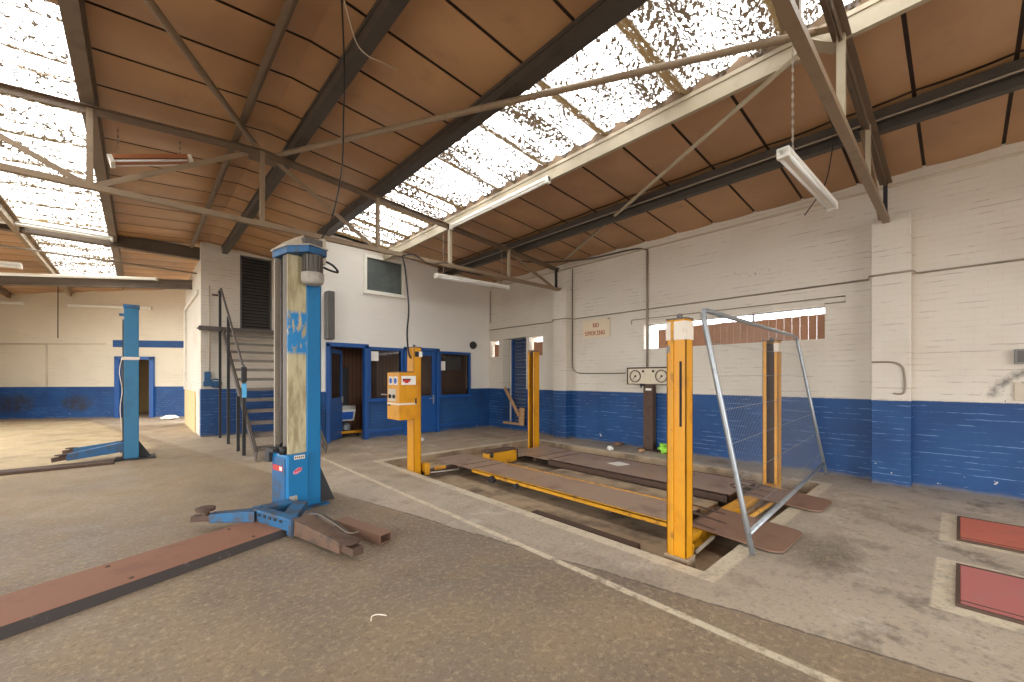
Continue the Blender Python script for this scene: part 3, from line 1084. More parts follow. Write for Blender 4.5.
# broken planks leaning in the doorway
mb = MB()
mb.bar((7.34, 8.34, 1.14), (7.33, 7.76, 0.42), 0.03, 0.09)
o = recenter(mb.build('timber_plank', 'wood', bevel=0.004))
tag(o, 'bare timber plank leaning across the side doorway', 'plank', 'broken timbers in the side doorway')
mb = MB()
mb.bar((7.37, 8.42, 0.19), (7.38, 7.66, 0.19), 0.05, 0.06)
mb.bar((7.37, 7.72, 0.16), (7.39, 7.70, 0.62), 0.05, 0.16, up=(0, 1, 0))
o = recenter(mb.build('timber_offcut', 'wood', bevel=0.004))
tag(o, 'broken L shaped timber on the sill of the side doorway', 'plank', 'broken timbers in the side doorway')

# ------------------------------------------------------------------ office front joinery


def joinery_window(nm, x0, x1, z0, z1, label, frame=0.07, mat='blue_door', y=OY, pane='glass', transom=None):
    t = struct(bpy.data.objects.new(nm, None), label, 'window')
    t.location = ((x0 + x1) / 2, y, z0)
    COL.objects.link(t)
    mb = MB()
    f = frame
    for a, b in (((x0 - f, z0 - f), (x1 + f, z0)), ((x0 - f, z1), (x1 + f, z1 + f)), ((x0 - f, z0), (x0, z1)), ((x1, z0), (x1 + f, z1))):
        mb.box((a[0], y - 0.03, a[1]), (b[0], y + 0.08, b[1]))
    mb.box((x0 - f - 0.02, y - 0.06, z0 - f - 0.02), (x1 + f + 0.02, y, z0 - f + 0.02))
    mb.build('frame', mat, t, bevel=0.004)
    mb = MB()
    mb.box((x0, y + 0.03, z0), (x1, y + 0.036, z1))
    mb.build('pane', pane, t)
    return t


w6 = joinery_window('window_6', 3.94, 4.69, 0.93, 2.05, 'blue framed office window left of the yellow control box', 0.06)
w7 = joinery_window('window_7', 5.82, 6.72, 0.96, 2.04, 'blue framed office window at the right end', 0.06)
w8 = joinery_window('window_8', 3.85, 4.71, 3.42, 4.16, 'white framed dusty upper window in the office wall', 0.07, 'white', pane='frost')
mb = MB()
mb.box((3.96, OY + 0.02, 1.80), (4.14, OY + 0.025, 2.02))
mb.build('notice', 'paper', w6)
mb = MB()
mb.box((5.84, OY + 0.02, 1.60), (5.98, OY + 0.025, 1.84))
mb.build('notice', 'paper', w7)
mb = MB()
mb.box((5.95, OY + 0.10, 1.62), (6.55, OY + 0.14, 1.98))
mb.build('blind', 'shutter', w7)
# open doorway with frame and swung leaf
t = struct(bpy.data.objects.new('door_2', None), 'blue office door swung open inwards', 'door')
t.location = (3.02, OY, 0)
COL.objects.link(t)
mb = MB()
mb.box((2.95, OY - 0.05, 0), (3.03, OY + 0.1, 2.14))
mb.box((3.79, OY - 0.05, 0), (3.88, OY + 0.1, 2.14))
mb.box((2.95, OY - 0.05, 2.08), (3.88, OY + 0.1, 2.17))
mb.build('frame', 'blue_door', t, bevel=0.006)
th = math.radians(50)
dv = Vector((math.cos(th), math.sin(th), 0))
h0 = Vector((3.05, OY + 0.08, 0))


def leaf(mb, u0, u1, z0, z1, thk=0.04):
    mb.bar(h0 + dv * u0 + Vector((0, 0, (z0 + z1) / 2)), h0 + dv * u1 + Vector((0, 0, (z0 + z1) / 2)), thk, z1 - z0)


mb = MB()
leaf(mb, 0, 0.72, 0.02, 0.95)
leaf(mb, 0, 0.09, 0.95, 2.05)
leaf(mb, 0.63, 0.72, 0.95, 2.05)
leaf(mb, 0, 0.72, 1.95, 2.05)
leaf(mb, 0.02, 0.70, 0.62, 0.66, 0.055)
leaf(mb, 0.02, 0.70, 0.16, 0.20, 0.055)
mb.build('leaf', 'blue_door', t, bevel=0.003)
mb = MB()
leaf(mb, 0.09, 0.63, 0.95, 1.95, 0.006)
mb.build('pane', 'glass', t)
mb = MB()
c = h0 + dv * 0.66 + Vector((0.03, -0.02, 0.90))
mb.bar(c - Vector((0, 0, 0.07)), c + Vector((0, 0, 0.07)), 0.03, 0.03, up=(0, 1, 0))
mb.bar(c, c - dv * 0.11 + Vector((0.02, -0.02, 0)), 0.02, 0.02)
mb.build('handle', 'galv', t)
# closed glazed door behind the yellow post
t = struct(bpy.data.objects.new('door_3', None), 'closed blue glazed office door behind the yellow post', 'door')
t.location = (5.3, OY, 0)
COL.objects.link(t)
mb = MB()
mb.box((4.77, OY - 0.05, 0), (4.85, OY + 0.1, 2.14))
mb.box((5.69, OY - 0.05, 0), (5.77, OY + 0.1, 2.14))
mb.box((4.77, OY - 0.05, 2.08), (5.77, OY + 0.1, 2.16))
mb.build('frame', 'blue_door', t, bevel=0.006)
mb = MB()
mb.box((4.86, OY, 0.02), (5.68, OY + 0.045, 0.95))
mb.box((4.86, OY, 0.95), (4.97, OY + 0.045, 2.07))
mb.box((5.57, OY, 0.95), (5.68, OY + 0.045, 2.07))
mb.box((4.97, OY, 1.97), (5.57, OY + 0.045, 2.07))
mb.box((4.90, OY - 0.012, 0.18), (5.64, OY + 0.01, 0.22))
mb.build('leaf', 'blue_door', t, bevel=0.004)
mb = MB()
mb.box((4.97, OY + 0.02, 0.95), (5.57, OY + 0.026, 1.97))
mb.build('pane', 'glass', t)
mb = MB()
mb.bar((5.60, OY - 0.012, 0.74), (5.60, OY - 0.012, 0.96), 0.035, 0.012, up=(0, 1, 0))
mb.bar((5.60, OY - 0.05, 0.88), (5.46, OY - 0.05, 0.88), 0.018, 0.018)
mb.bar((5.60, OY - 0.05, 0.88), (5.60, OY - 0.01, 0.88), 0.018, 0.018)
mb.build('handle', 'galv', t)
# blue mouldings on the office base
for x0, x1, nm in ((3.88, 4.77, 'baseboard_back'), (5.77, 7.2, 'baseboard_office')):
    mb = MB()
    mb.box((x0, OY - 0.02, 0.15), (x1, OY + 0.005, 0.20))
    struct(mb.build(nm, 'blue_door'), 'thin blue moulding along the office base', 'moulding')
# office interior
mb = MB()
for x0, x1, y0, y1 in ((2.97, 7.44, 11.4, 11.45), (2.97, 3.0, 9.26, 11.4), (4.74, 4.78, 10.6, 11.4), (7.40, 7.44, 10.1, 11.4)):
    mb.box((x0, y0, 0), (x1, y1, 2.4))
struct(mb.build('wall_office_inside', 'panelling'), 'brown wood panelled inside walls of the office', 'wall')
mb = MB()
mb.box((2.97, 9.26, 2.4), (7.44, 11.5, 2.44))
struct(mb.build('ceiling_office', 'white_dirty'), 'office ceiling', 'ceiling')
mb = MB()
mb.box((5.2, 10.6, 0), (7.3, 11.3, 0.75))
mb.box((5.2, 10.6, 0.75), (7.3, 11.35, 0.80))
o = recenter(mb.build('office_counter', 'rust_dark', bevel=0.01))
tag(o, 'dark counter inside the office behind the right window', 'counter')

# machine inside the doorway
t = thing('wheel_machine', (3.62, 10.0, 0), 'white and blue workshop machine with tall black mast inside the open office doorway', 'machine')
mb = MB()
mb.prism([(3.35, 9.75, 0.06), (3.95, 9.75, 0.06), (3.95, 10.25, 0.06), (3.35, 10.25, 0.06)], (0, 0, 0.08))
mb.build('base', 'black', t, bevel=0.02)
mb = MB()
mb.box((3.33, 9.73, 0.09), (3.97, 9.76, 0.15))
mb.build('bumper', 'yellow', t, bevel=0.008)
mb = MB()
for x in (3.4, 3.9):
    for y in (9.8, 10.2):
        mb.lathe([(0.035, -0.015), (0.035, 0.015)], (x, y, 0.035), (1, 0, 0), 12)
mb.build('castors', 'black', t)
mb = MB()
mb.box((3.60, 10.02, 0.14), (3.76, 10.16, 1.66))
mb.build('mast', 'black', t, bevel=0.01)
mb = MB()
mb.hexa([(3.42, 9.78, 0.38), (3.80, 9.78, 0.38), (3.86, 10.02, 0.42), (3.48, 10.02, 0.42), (3.40, 9.76, 0.64), (3.84, 9.76, 0.64), (3.94, 10.02, 0.74), (3.46, 10.02, 0.74)])
mb.build('tray', 'white', t, bevel=0.02)
mb = MB()
mb.hexa([(3.48, 9.755, 0.42), (3.76, 9.755, 0.42), (3.76, 9.79, 0.42), (3.48, 9.79, 0.42), (3.47, 9.74, 0.60), (3.78, 9.74, 0.60), (3.78, 9.79, 0.60), (3.47, 9.79, 0.60)])
mb.build('front_panel', 'sign_blue', t)
mb = MB()
mb.lathe([(0.10, 0), (0.10, 0.10), (0.06, 0.16)], (3.66, 9.92, 0.16), n=14)
mb.build('hub', 'galv', t)

# siren / knob, dark box and strip on the office wall
mb = MB()
mb.lathe([(0.10, 0), (0.11, 0.03), (0.085, 0.09), (0.05, 0.12)], (6.86, OY - 0.001, 2.31), (0, -1, 0), 20)
o = recenter(mb.build('alarm_bell', 'black'))
tag(o, 'round dark alarm bell on the white office wall', 'alarm bell')
mb = MB()
mb.box((2.92, OY - 0.22, 2.22), (3.07, OY - 0.001, 3.24))
o = recenter(mb.build('wall_box', 'shutter', bevel=0.015))
tag(o, 'tall dark grey box on the office wall above the open door', 'wall box')

# ------------------------------------------------------------------ stair
t = thing('metal_staircase', (2.0, 7.9, 0), 'open tread grey metal staircase rising to the dark louvred door', 'staircase')
y0s, y1s, zL = 7.86, 11.62, 2.58
for x in (1.44, 2.55):
    mb = MB()
    mb.bar((x, y0s, 0.08), (x, y1s, zL - 0.08), 0.014, 0.20)
    mb.bar((x, y0s, 0.17), (x, y1s, zL + 0.01), 0.05, 0.01)
    mb.build('stringer', 'stair', t)
NT_ = 13
for i in range(1, NT_):
    f = i / NT_
    y, z = y0s + (y1s - y0s) * f, zL * f
    mb = MB()
    mb.box((1.455, y - 0.12, z - 0.018), (2.54, y + 0.10, z + 0.012))
    mb.box((1.455, y - 0.125, z - 0.045), (2.54, y - 0.115, z + 0.012))
    mb.build('tread', 'tread', t)
mb = MB()
mb.box((1.0, 11.6, zL - 0.03), (2.84, 12.09, zL))
mb.box((1.0, 11.585, zL - 0.10), (2.84, 11.60, zL + 0.01))
mb.build('landing', 'stair', t)
mb = MB()
mb.tube([(1.40, 11.95, 3.44), (1.40, 11.5, 3.46), (1.42, 9.0, 1.66), (1.43, 8.75, 1.56)], 0.022)
mb.tube([(1.40, 11.97, 3.38), (1.28, 11.97, 3.38)], 0.022)
mb.build('handrail', 'stair', t)
for y, zt in ((11.66, 3.46), (10.46, 2.70), (9.30, 1.05), (8.72, 1.58)):
    mb = MB()
    mb.box((1.375, y - 0.025, 0), (1.425, y + 0.025, zt))
    mb.build('post', 'black', t)
mb = MB()
mb.box((1.36, 8.68, 1.32), (1.44, 8.76, 1.60))
mb.build('rail_end', 'black', t, bevel=0.01)
mb = MB()
mb.box((1.365, 8.68, 1.05), (1.435, 8.692, 1.30))
mb.build('tag', 'sky_tag', t)
# louvred door at the head of the stair
t = struct(bpy.data.objects.new('door_4', None), 'tall dark louvred door at the head of the stair', 'door')
t.location = (2.2, 12.2, 2.6)
COL.objects.link(t)
mb = MB()
for i in range(22):
    z = 2.65 + i * 0.081
    mb.bar((1.90, 12.15, z + 0.02), (2.53, 12.15, z + 0.02), 0.012, 0.075, up=(0, 0.9, 1))
mb.build('slats', 'shutter', t)
mb = MB()
for x in (1.88, 2.54):
    mb.box((x - 0.02, 12.11, 2.6), (x + 0.02, 12.2, 4.46))
mb.box((1.86, 12.11, 4.42), (2.56, 12.2, 4.47))
mb.build('frame', 'shutter', t)
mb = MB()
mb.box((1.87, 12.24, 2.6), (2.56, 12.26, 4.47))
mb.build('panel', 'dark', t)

# blue tap unit on the stair wall
t = thing('water_hose_unit', (1.24, 12.05, 1.12), 'small blue hose bracket on the white wall left of the stair', 'hose bracket')
mb = MB()
mb.box((1.12, 12.0, 1.20), (1.42, 12.1, 1.32))
mb.box((1.14, 12.02, 1.32), (1.26, 12.1, 1.55))
mb.build('bracket', 'blue_mid', t, bevel=0.01)
mb = MB()
mb.tube([Vector((1.36, 12.03, 1.27)) + Vector((math.cos(a) * 0.11, 0, math.sin(a) * 0.10)) for a in [i * PI / 10 for i in range(21)]], 0.016, 8)
mb.build('hose_loop', 'blue_mid', t)
mb = MB()
mb.tube([(1.24, 12.07, 1.55), (1.24, 12.07, 3.6)], 0.012)
mb.build('supply_pipe', 'conduit_pale', t)

# far doorway: frame, half open cream door
t = struct(bpy.data.objects.new('door_5', None), 'blue framed doorway in the far wall with cream door behind', 'door')
t.location = fw(0.72)
COL.objects.link(t)
mb = MB()
for k0, k1, z0, z1 in ((0.612, 0.637, 0, 2.16), (0.803, 0.825, 0, 2.16), (0.612, 0.825, 2.05, 2.16)):
    a, b = fw(k0, 0.02), fw(k1, 0.02)
    zc = Vector((0, 0, (z0 + z1) / 2))
    mb.bar(a + zc, b + zc, 0.14, z1 - z0)
mb.build('frame', 'blue_door', t)
mb = MB()
a, b = fw(0.70, -1.2), fw(0.86, -1.2)
mb.bar(a + Vector((0, 0, 1.05)), b + Vector((0, 0, 1.05)), 0.04, 1.95)
mb.build('leaf', 'white_dirty', t)
mb = MB()
a = fw(0.80, -1.15, 1.02)
mb.bar(a, a + fdir * -0.22, 0.05, 0.04)
mb.build('handle', 'black', t)

# ------------------------------------------------------------------ two post lift, near
RC = math.radians(11)
ex, ey = Vector((math.cos(RC), math.sin(RC), 0)), Vector((-math.sin(RC), math.cos(RC), 0))
O1 = Vector((1.145, 4.70, 0))


def L(a, b, z):
    return O1 + ex * a + ey * b + Vector((0, 0, z))


def lbox(mb, a0, a1, b0, b1, z0, z1):
    mb.hexa([L(a0, b0, z0), L(a1, b0, z0), L(a1, b1, z0), L(a0, b1, z0), L(a0, b0, z1), L(a1, b0, z1), L(a1, b1, z1), L(a0, b1, z1)])


t = thing('two_post_lift', O1, 'tall blue two post lift column with peeling cream mast and motor on top', 'vehicle lift')
mb = MB()
lbox(mb, 0.20, 0.36, 0.02, 0.36, 0.0, 2.62)
mb.build('column', 'blue_lift', t, bevel=0.01)
mb = MB()
lbox(mb, 0.008, 0.205, 0.03, 0.05, 0.10, 2.70)
mb.build('mast', 'mast', t, bevel=0.005)
mb = MB()
lbox(mb, 0.10, 0.115, 0.0255, 0.029, 0.62, 2.70)
mb.build('mast_fold', 'mast', t)
mb = MB()
lbox(mb, 0.012, 0.20, 0.05, 0.15, 0.10, 2.70)
mb.build('guide_rail', 'guide', t)
mb = MB()
lbox(mb, 0.0, 0.20, 0.305, 0.33, 0.10, 2.70)
mb.build('guide_rail', 'conduit', t)
mb = MB()
lbox(mb, 0.06, 0.20, 0.15, 0.30, 0.10, 2.68)
mb.build('inner_channel', 'dark', t)
mb = MB()
mb.tube([L(0.035, 0.23, 0.1), L(0.035, 0.23, 2.68)], 0.015, 10)
mb.build('lifting_screw', 'grey_motor', t)
mb = MB()
lbox(mb, -0.02, 0.21, -0.02, 0.33, 0.02, 0.60)
car = mb.build('carriage', 'blue_lift', t, bevel=0.018)
mb = MB()
lbox(mb, -0.028, -0.018, 0.02, 0.31, 0.03, 0.56)
mb.build('side_plate', 'blue_mid', car, bevel=0.01)
mb = MB()
lbox(mb, -0.09, 0.02, 0.14, 0.30, 0.62, 0.66)
lbox(mb, -0.06, 0.0, 0.30, 0.40, 0.50, 0.62)
mb.tube([L(-0.02, 0.08, 0.60), L(-0.02, 0.08, 0.68)], 0.03, 10)
mb.tube([L(-0.04, 0.22, 0.62), L(0.06, 0.22, 0.72)], 0.018, 8)
mb.build('lock_mechanism', 'black', car)
mb = MB()
lbox(mb, -0.031, -0.027, 0.06, 0.28, 0.42, 0.48)
mb.build('warning_label', 'red', car)['label'] = 'worn red warning label'
mb = MB()
lbox(mb, -0.0325, -0.030, 0.07, 0.13, 0.43, 0.47)
mb.build('label_print', 'paper', car)
mb = MB()
pts = []
for i in range(18):
    a = i * 2 * PI / 18
    u, v = 0.05 * math.cos(a), 0.026 * math.sin(a)
    pts.append(L(0.085 + u * 0.92 - v * 0.2, -0.0235, 0.425 + v + u * 0.4))
mb.prism(pts, ey * 0.004)
mb.build('oval_sticker', 'pink', car)['label'] = 'pink oval sticker'
mb = MB()
for i in range(4):
    u = 0.055 + i * 0.018
    lbox(mb, u, u + 0.012, -0.0245, -0.0225, 0.412 + i * 0.006, 0.436 + i * 0.006)
mb.build('sticker_print', 'red', car)
mb = MB()
lbox(mb, 0.05, 0.16, -0.0235, -0.019, 0.545, 0.585)
mb.build('maker_label', 'white_cap', car)['label'] = 'worn white maker label'
mb = MB()
for i in range(5):
    lbox(mb, 0.057 + i * 0.02, 0.070 + i * 0.02, -0.0245, -0.0225, 0.555, 0.575)
mb.build('label_print', 'grey_motor', car)
mb = MB()
mb.prism([L(0.02, -0.0215, 0.03), L(0.12, -0.0215, 0.03), L(0.09, -0.0215, 0.10), L(0.08, -0.0215, 0.17), L(0.0, -0.0215, 0.17)], ey * 0.004)
mb.build('bare_patch', 'grey_pale', car)['label'] = 'grey patch where paint has worn off'
# head bracket and motor
mb = MB()
mb.prism([L(-0.01, 0.01, 2.705), L(0.11, -0.20, 2.705), L(0.33, -0.16, 2.705), L(0.37, 0.10, 2.705), L(0.37, 0.35, 2.705), L(-0.01, 0.35, 2.705)], (0, 0, 0.07))
hb = mb.build('head_bracket', 'blue_mid', t, bevel=0.006)
mb = MB()
mb.prism([L(-0.02, 0.0, 2.775), L(0.11, -0.215, 2.775), L(0.34, -0.17, 2.775), L(0.38, 0.10, 2.775), L(0.38, 0.36, 2.775), L(-0.02, 0.36, 2.775)], (0, 0, 0.012))
mb.build('top_plate', 'grey_pale', hb)
mb = MB()
mb.hexa([L(-0.02, 0.0, 2.79), L(0.14, -0.04, 2.79), L(0.22, 0.40, 2.79), L(-0.02, 0.40, 2.79), L(0.10, 0.08, 2.90), L(0.17, 0.02, 2.94), L(0.22, 0.30, 2.96), L(0.10, 0.34, 2.90)])
mb.build('belt_cover', 'conduit_pale', hb, bevel=0.008)
mb = MB()
lbox(mb, 0.14, 0.34, -0.06, 0.16, 2.79, 2.90)
mb.build('gear_cover', 'grey_motor', hb, bevel=0.008)
mb = MB()
lbox(mb, 0.34, 0.40, -0.02, 0.20, 2.66, 2.94)
mb.build('switch_box', 'conduit_pale', hb, bevel=0.008)
mc = L(0.205, -0.10, 0)
mb = MB()
mb.lathe([(0.085, 0), (0.09, 0.02), (0.09, 0.19), (0.085, 0.20)], mc + Vector((0, 0, 2.50)), n=24)
for i in range(16):
    a = i * 2 * PI / 16
    d = Vector((math.cos(a), math.sin(a), 0))
    mb.bar(mc + d * 0.094 + Vector((0, 0, 2.52)), mc + d * 0.094 + Vector((0, 0, 2.69)), 0.012, 0.016, up=d)
mo = mb.build('motor', 'grey_motor', t)
mb = MB()
mb.lathe([(0.075, 0), (0.10, 0.015), (0.112, 0.045), (0.112, 0.12), (0.09, 0.125)], mc + Vector((0, 0, 2.39)), n=24)
mb.build('fan_cap', 'grey_pale', mo, smooth=False)
mb = MB()
mb.tube(smooth_path([L(0.40, 0.0, 2.70), L(0.46, -0.05, 2.66), L(0.52, -0.05, 2.60), L(0.44, -0.04, 2.60), L(0.38, 0.0, 2.63)]), 0.012)
mb.build('motor_cable', 'cable', mo)
# base and gusset
mb = MB()
lbox(mb, -0.05, 0.42, -0.06, 0.44, 0.0, 0.02)
mb.build('base_plate', 'blue_worn', t)
mb = MB()
mb.prism([L(0.365, 0.05, 0.02), L(0.52, 0.02, 0.02), L(0.365, 0.05, 0.42)], ey * 0.02)
mb.build('gusset', 'black', t)
mb = MB()
mb.prism([L(0.365, 0.30, 0.02), L(0.56, 0.30, 0.02), L(0.365, 0.30, 0.42)], ey * 0.02)
mb.build('gusset', 'black', t)
# hinge frame at the foot of the carriage, its arms
mb = MB()
V3 = lambda x, y, z: Vector((x, y, z))
mb.bar(V3(0.84, 4.50, 0.11), V3(1.01, 3.97, 0.11), 0.10, 0.11)
mb.bar(V3(0.84, 4.57, 0.11), V3(1.16, 4.62, 0.11), 0.14, 0.08)
mb.bar(V3(1.00, 4.10, 0.11), V3(1.22, 4.55, 0.11), 0.14, 0.07)
hf = mb.build('hinge_frame', 'blue_worn', t, bevel=0.008)
mb = MB()
for i in range(5):
    p = V3(0.84, 4.50, 0.13).lerp(V3(1.01, 3.97, 0.13), 0.2 + 0.15 * i)
    mb.bar(p + V3(-0.055, -0.02, 0), p + V3(-0.045, -0.016, 0), 0.03, 0.022)
mb.build('slots', 'black', hf)


def arm(p, q, w0, w1, h0_, h1_, mat, padz, t, ratchet=True):
    p, q = Vector(p), Vector(q)
    d = (q - p).normalized()
    mb = MB()
    m = p.lerp(q, 0.55)
    mb.bar(p, q, w0, h0_, w2=w1, h2=h1_)
    a = mb.build('arm', mat, t, bevel=0.006)
    mb = MB()
    mb.bar(q - d * 0.10, q + d * 0.16, w1 * 0.72, h1_ * 0.66)
    mb.build('extension', 'rust_dark', a, bevel=0.004)
    mb = MB()
    c = q + d * 0.05
    mb.lathe([(0.03, 0), (0.03, padz * 0.5), (0.075, padz * 0.6), (0.08, padz), (0.06, padz + 0.004)], c + Vector((0, 0, h1_ * 0.3)), n=20)
    mb.build('lift_pad', 'rust_dark', a)
    s = d.cross(Vector((0, 0, 1)))
    for k in (-1, 1):
        mb = MB()
        mb.bar(p - d * 0.02 + s * (w0 / 2 + 0.012) * k, p + d * 0.06 + s * (w0 / 2 + 0.012) * k, 0.02, h0_ * 1.08)
        mb.build('hinge_lug', 'blue_worn', a)
    return a


arm((1.075, 3.98, 0.095), (1.21, 3.26, 0.075), 0.19, 0.13, 0.135, 0.09, 'arm_paint', 0.03, t)
arm((0.82, 4.50, 0.105), (0.50, 4.71, 0.10), 0.13, 0.10, 0.10, 0.08, 'blue_worn', 0.07, t)
mb = MB()
mb.tube(smooth_path([(1.12, 3.90, 0.19), (1.16, 3.75, 0.21), (1.20, 3.45, 0.19), (1.23, 3.28, 0.17), (1.30, 3.24, 0.17)]), 0.008)
mb.tube(smooth_path([(1.14, 3.92, 0.19), (1.20, 3.70, 0.20), (1.23, 3.42, 0.18), (1.24, 3.30, 0.17)]), 0.007)
mb.build('locking_rod', 'guide', t)

# rusty open channel lying behind the arm
mb = MB()
a0, a1 = Vector((1.40, 3.92, 0)), Vector((1.545, 3.28, 0))
mb.bar(a0 + V3(0, 0, 0.08), a1 + V3(0, 0, 0.08), 0.12, 0.008)
dd = (a1 - a0).normalized()
ss = dd.cross(Vector((0, 0, 1)))
for k in (-1, 1):
    mb.bar(a0 + ss * 0.056 * k + V3(0, 0, 0.042), a1 + ss * 0.056 * k + V3(0, 0, 0.042), 0.008, 0.082)
mb.bar(a0 + V3(0, 0, 0.008), a1 + V3(0, 0, 0.008), 0.12, 0.008)
o = recenter(mb.build('steel_channel', 'rust', bevel=0.002))
tag(o, 'rusty hollow steel section lying on the floor right of the front lift arm', 'steel section')

# cross ramp between the near lift's posts
t = thing('crossover_ramp', (-0.3, 3.95, 0), 'long brown plate ramp leading left from the near blue lift', 'cable ramp')
r0 = Vector((0.93, 4.29, 0))
rd = -Vector((math.cos(math.radians(20.5)), math.sin(math.radians(20.5)), 0))
rs = Vector((rd.y, -rd.x, 0))
RL = 3.3


def R(a, s_, z):
    return r0 + rd * a + rs * s_ + Vector((0, 0, z))


mb = MB()
mb.prism([R(0, -0.24, 0.052), R(0, 0.25, 0.052), R(RL, 0.25, 0.052), R(RL, -0.24, 0.052)], (0, 0, 0.01))
mb.build('top_plate', 'rust_ramp', t)
for s0, s1 in ((-0.24, -0.27), (0.25, 0.28)):
    mb = MB()
    mb.hexa([R(0, s0, 0), R(RL, s0, 0), R(RL, s1, 0), R(0, s1, 0), R(0, s0, 0.06), R(RL, s0, 0.06), R(RL, s1, 0.006), R(0, s1, 0.006)])
    mb.build('edge', 'ramp_edge', t)
mb = MB()
for a in (0.3, 1.1, 1.7, 2.6):
    for s_ in (0.18, -0.18):
        p = R(a, s_, 0.062)
        mb.lathe([(0.014, 0), (0.012, 0.006)], p, n=10)
mb.build('bolts', 'rust_dark', t)

# ------------------------------------------------------------------ far blue lift column
O2 = Vector((-0.08, 9.72, 0))
t = thing('two_post_lift', O2, 'teal blue two post lift column standing in the left bay', 'vehicle lift')
mb = MB()
mb.box((-0.19, 9.58, 0), (0.0, 9.62, 2.62))
mb.box((-0.19, 9.62, 0), (-0.16, 9.80, 2.62))
mb.box((-0.03, 9.62, 0), (0.0, 9.80, 2.62))
mb.build('column', 'blue_teal', t, bevel=0.006)
mb = MB()
mb.box((-0.20, 9.57, 2.60), (0.01, 9.81, 2.66))
mb.box((-0.25, 9.60, 2.46), (-0.19, 9.68, 2.50))
mb.build('head', 'blue_mid', t, bevel=0.006)
mb = MB()
mb.box((-0.21, 9.63, 0.05), (-0.19, 9.78, 2.40))
mb.build('side_guide', 'black', t)
mb = MB()
mb.box((-0.215, 9.57, 1.71), (0.01, 9.60, 1.76))
mb.tube(smooth_path([(-0.215, 9.60, 1.74), (-0.245, 9.60, 1.5), (-0.21, 9.60, 1.2), (-0.235, 9.60, 0.9), (-0.215, 9.60, 0.5)]), 0.006)
mb.build('cable_strap', 'white_cap', t)
mb = MB()
mb.box((-0.30, 9.50, 0), (0.22, 9.92, 0.025))
mb.prism([(0.0, 9.70, 0.025), (0.16, 9.70, 0.025), (0.0, 9.70, 0.30)], (0, 0.02, 0))
mb.build('base_plate', 'black', t)
arm((-0.20, 9.70, 0.22), (-0.86, 9.62, 0.13), 0.15, 0.10, 0.16, 0.10, 'blue_mid', 0.03, t)
arm((-0.20, 9.84, 0.24), (-0.80, 10.16, 0.16), 0.14, 0.10, 0.14, 0.10, 'blue_worn', 0.03, t)
mb = MB()
mb.bar((-0.30, 9.40, 0.022), (-5.0, 9.40, 0.022), 0.30, 0.045)
o = recenter(mb.build('cable_ramp', 'rust_dark', bevel=0.01))
tag(o, 'low dark floor strip leading left from the far teal lift column', 'cable ramp')

# ------------------------------------------------------------------ four post lift
t = thing('four_post_lift', (4.6, 3.7, -PD), 'yellow four post car lift with brown runways set in a shallow pit', 'vehicle lift')


def post(x0, x1, y0, y1, z0, z1, opening, label, cap=True):
    """folded channel; opening +1 faces +x, -1 faces -x"""
    tk = 0.012
    mb = MB()
    back = x0 if opening > 0 else x1 - tk
    mb.box((back, y0, z0), (back + tk, y1, z1))
    mb.box((x0, y0, z0), (x1, y0 + tk, z1))
    mb.box((x0, y1 - tk, z0), (x1, y1, z1))
    lip = x1 - tk if opening > 0 else x0
    mb.box((lip, y0, z0), (lip + tk, y0 + 0.045, z1))
    mb.box((lip, y1 - 0.045, z0), (lip + tk, y1, z1))
    p = mb.build('post', 'yellow', t, bevel=0.003)
    p['label'] = label
    mb = MB()
    mb.box((x0 + 0.02, y0 + 0.02, z0), (x1 - 0.02, y1 - 0.02, z1 - 0.05)) if False else None
    mb.box((x0 + tk + 0.002 if opening > 0 else x1 - tk - 0.012, y0 + tk + 0.002, z0), (x0 + tk + 0.012 if opening > 0 else x1 - tk - 0.002, y1 - tk - 0.002, z1 - 0.02))
    mb.build('ladder_bar', 'rust_dark', p)
    mb = MB()
    mb.box((x0 - 0.004, y0 - 0.004, z1), (x1 + 0.004, y1 + 0.004, z1 + 0.012))
    mb.lathe([(0.022, 0), (0.022, 0.03), (0.012, 0.04)], ((x0 + x1) / 2, (y0 + y1) / 2, z1 + 0.012), n=12)
    mb.build('top_plate', 'grey_motor', p)
    return p


p1 = post(3.10, 3.215, 1.425, 1.585, 0.0, 1.86, 1, 'yellow post nearest the viewer with whitened top')
p2 = post(3.05, 3.175, 5.53, 5.74, -PD, 1.86, 1, 'yellow post carrying the control box')
p3 = post(5.94, 6.08, 5.83, 6.03, -PD, 1.93, -1, 'yellow post in the far right corner of the lift')
p4 = post(6.05, 6.19, 1.57, 1.75, -PD, 1.88, -1, 'yellow post seen through the fence panel')
mb = MB()
mb.box((3.096, 1.421, 1.70), (3.219, 1.589, 1.845))
mb.build('whitened_top', 'white_cap', p1)
mb = MB()
mb.box((3.088, 1.525, 0.0), (3.101, 1.545, 1.86))
mb.build('edge_rib', 'yellow_worn', p1)
mb = MB()
mb.box((3.097, 1.46, 1.02), (3.102, 1.478, 1.53))
mb.build('slot', 'dark', p1)
mb = MB()
mb.box((3.097, 1.558, 1.60), (3.0995, 1.58, 1.66))
mb.build('plate_label', 'socket', p1)
mb = MB()
mb.box((6.046, 1.566, 1.74), (6.060, 1.62, 1.85))
mb.box((6.05, 1.564, 1.74), (6.194, 1.571, 1.85))
mb.build('whitened_top', 'white_cap', p4)
mb = MB()
mb.box((5.97, 5.99, 1.84), (6.05, 6.05, 1.98))
mb.build('roller_head', 'wood', p3)
mb = MB()
mb.box((3.07, 5.526, 1.72), (3.16, 5.529, 1.80))
mb.build('post_label', 'label_dark', p2)
mb = MB()
mb.box((3.135, 5.524, 1.72), (3.19, 5.528, 1.80))
mb.build('post_label', 'paper', p2)
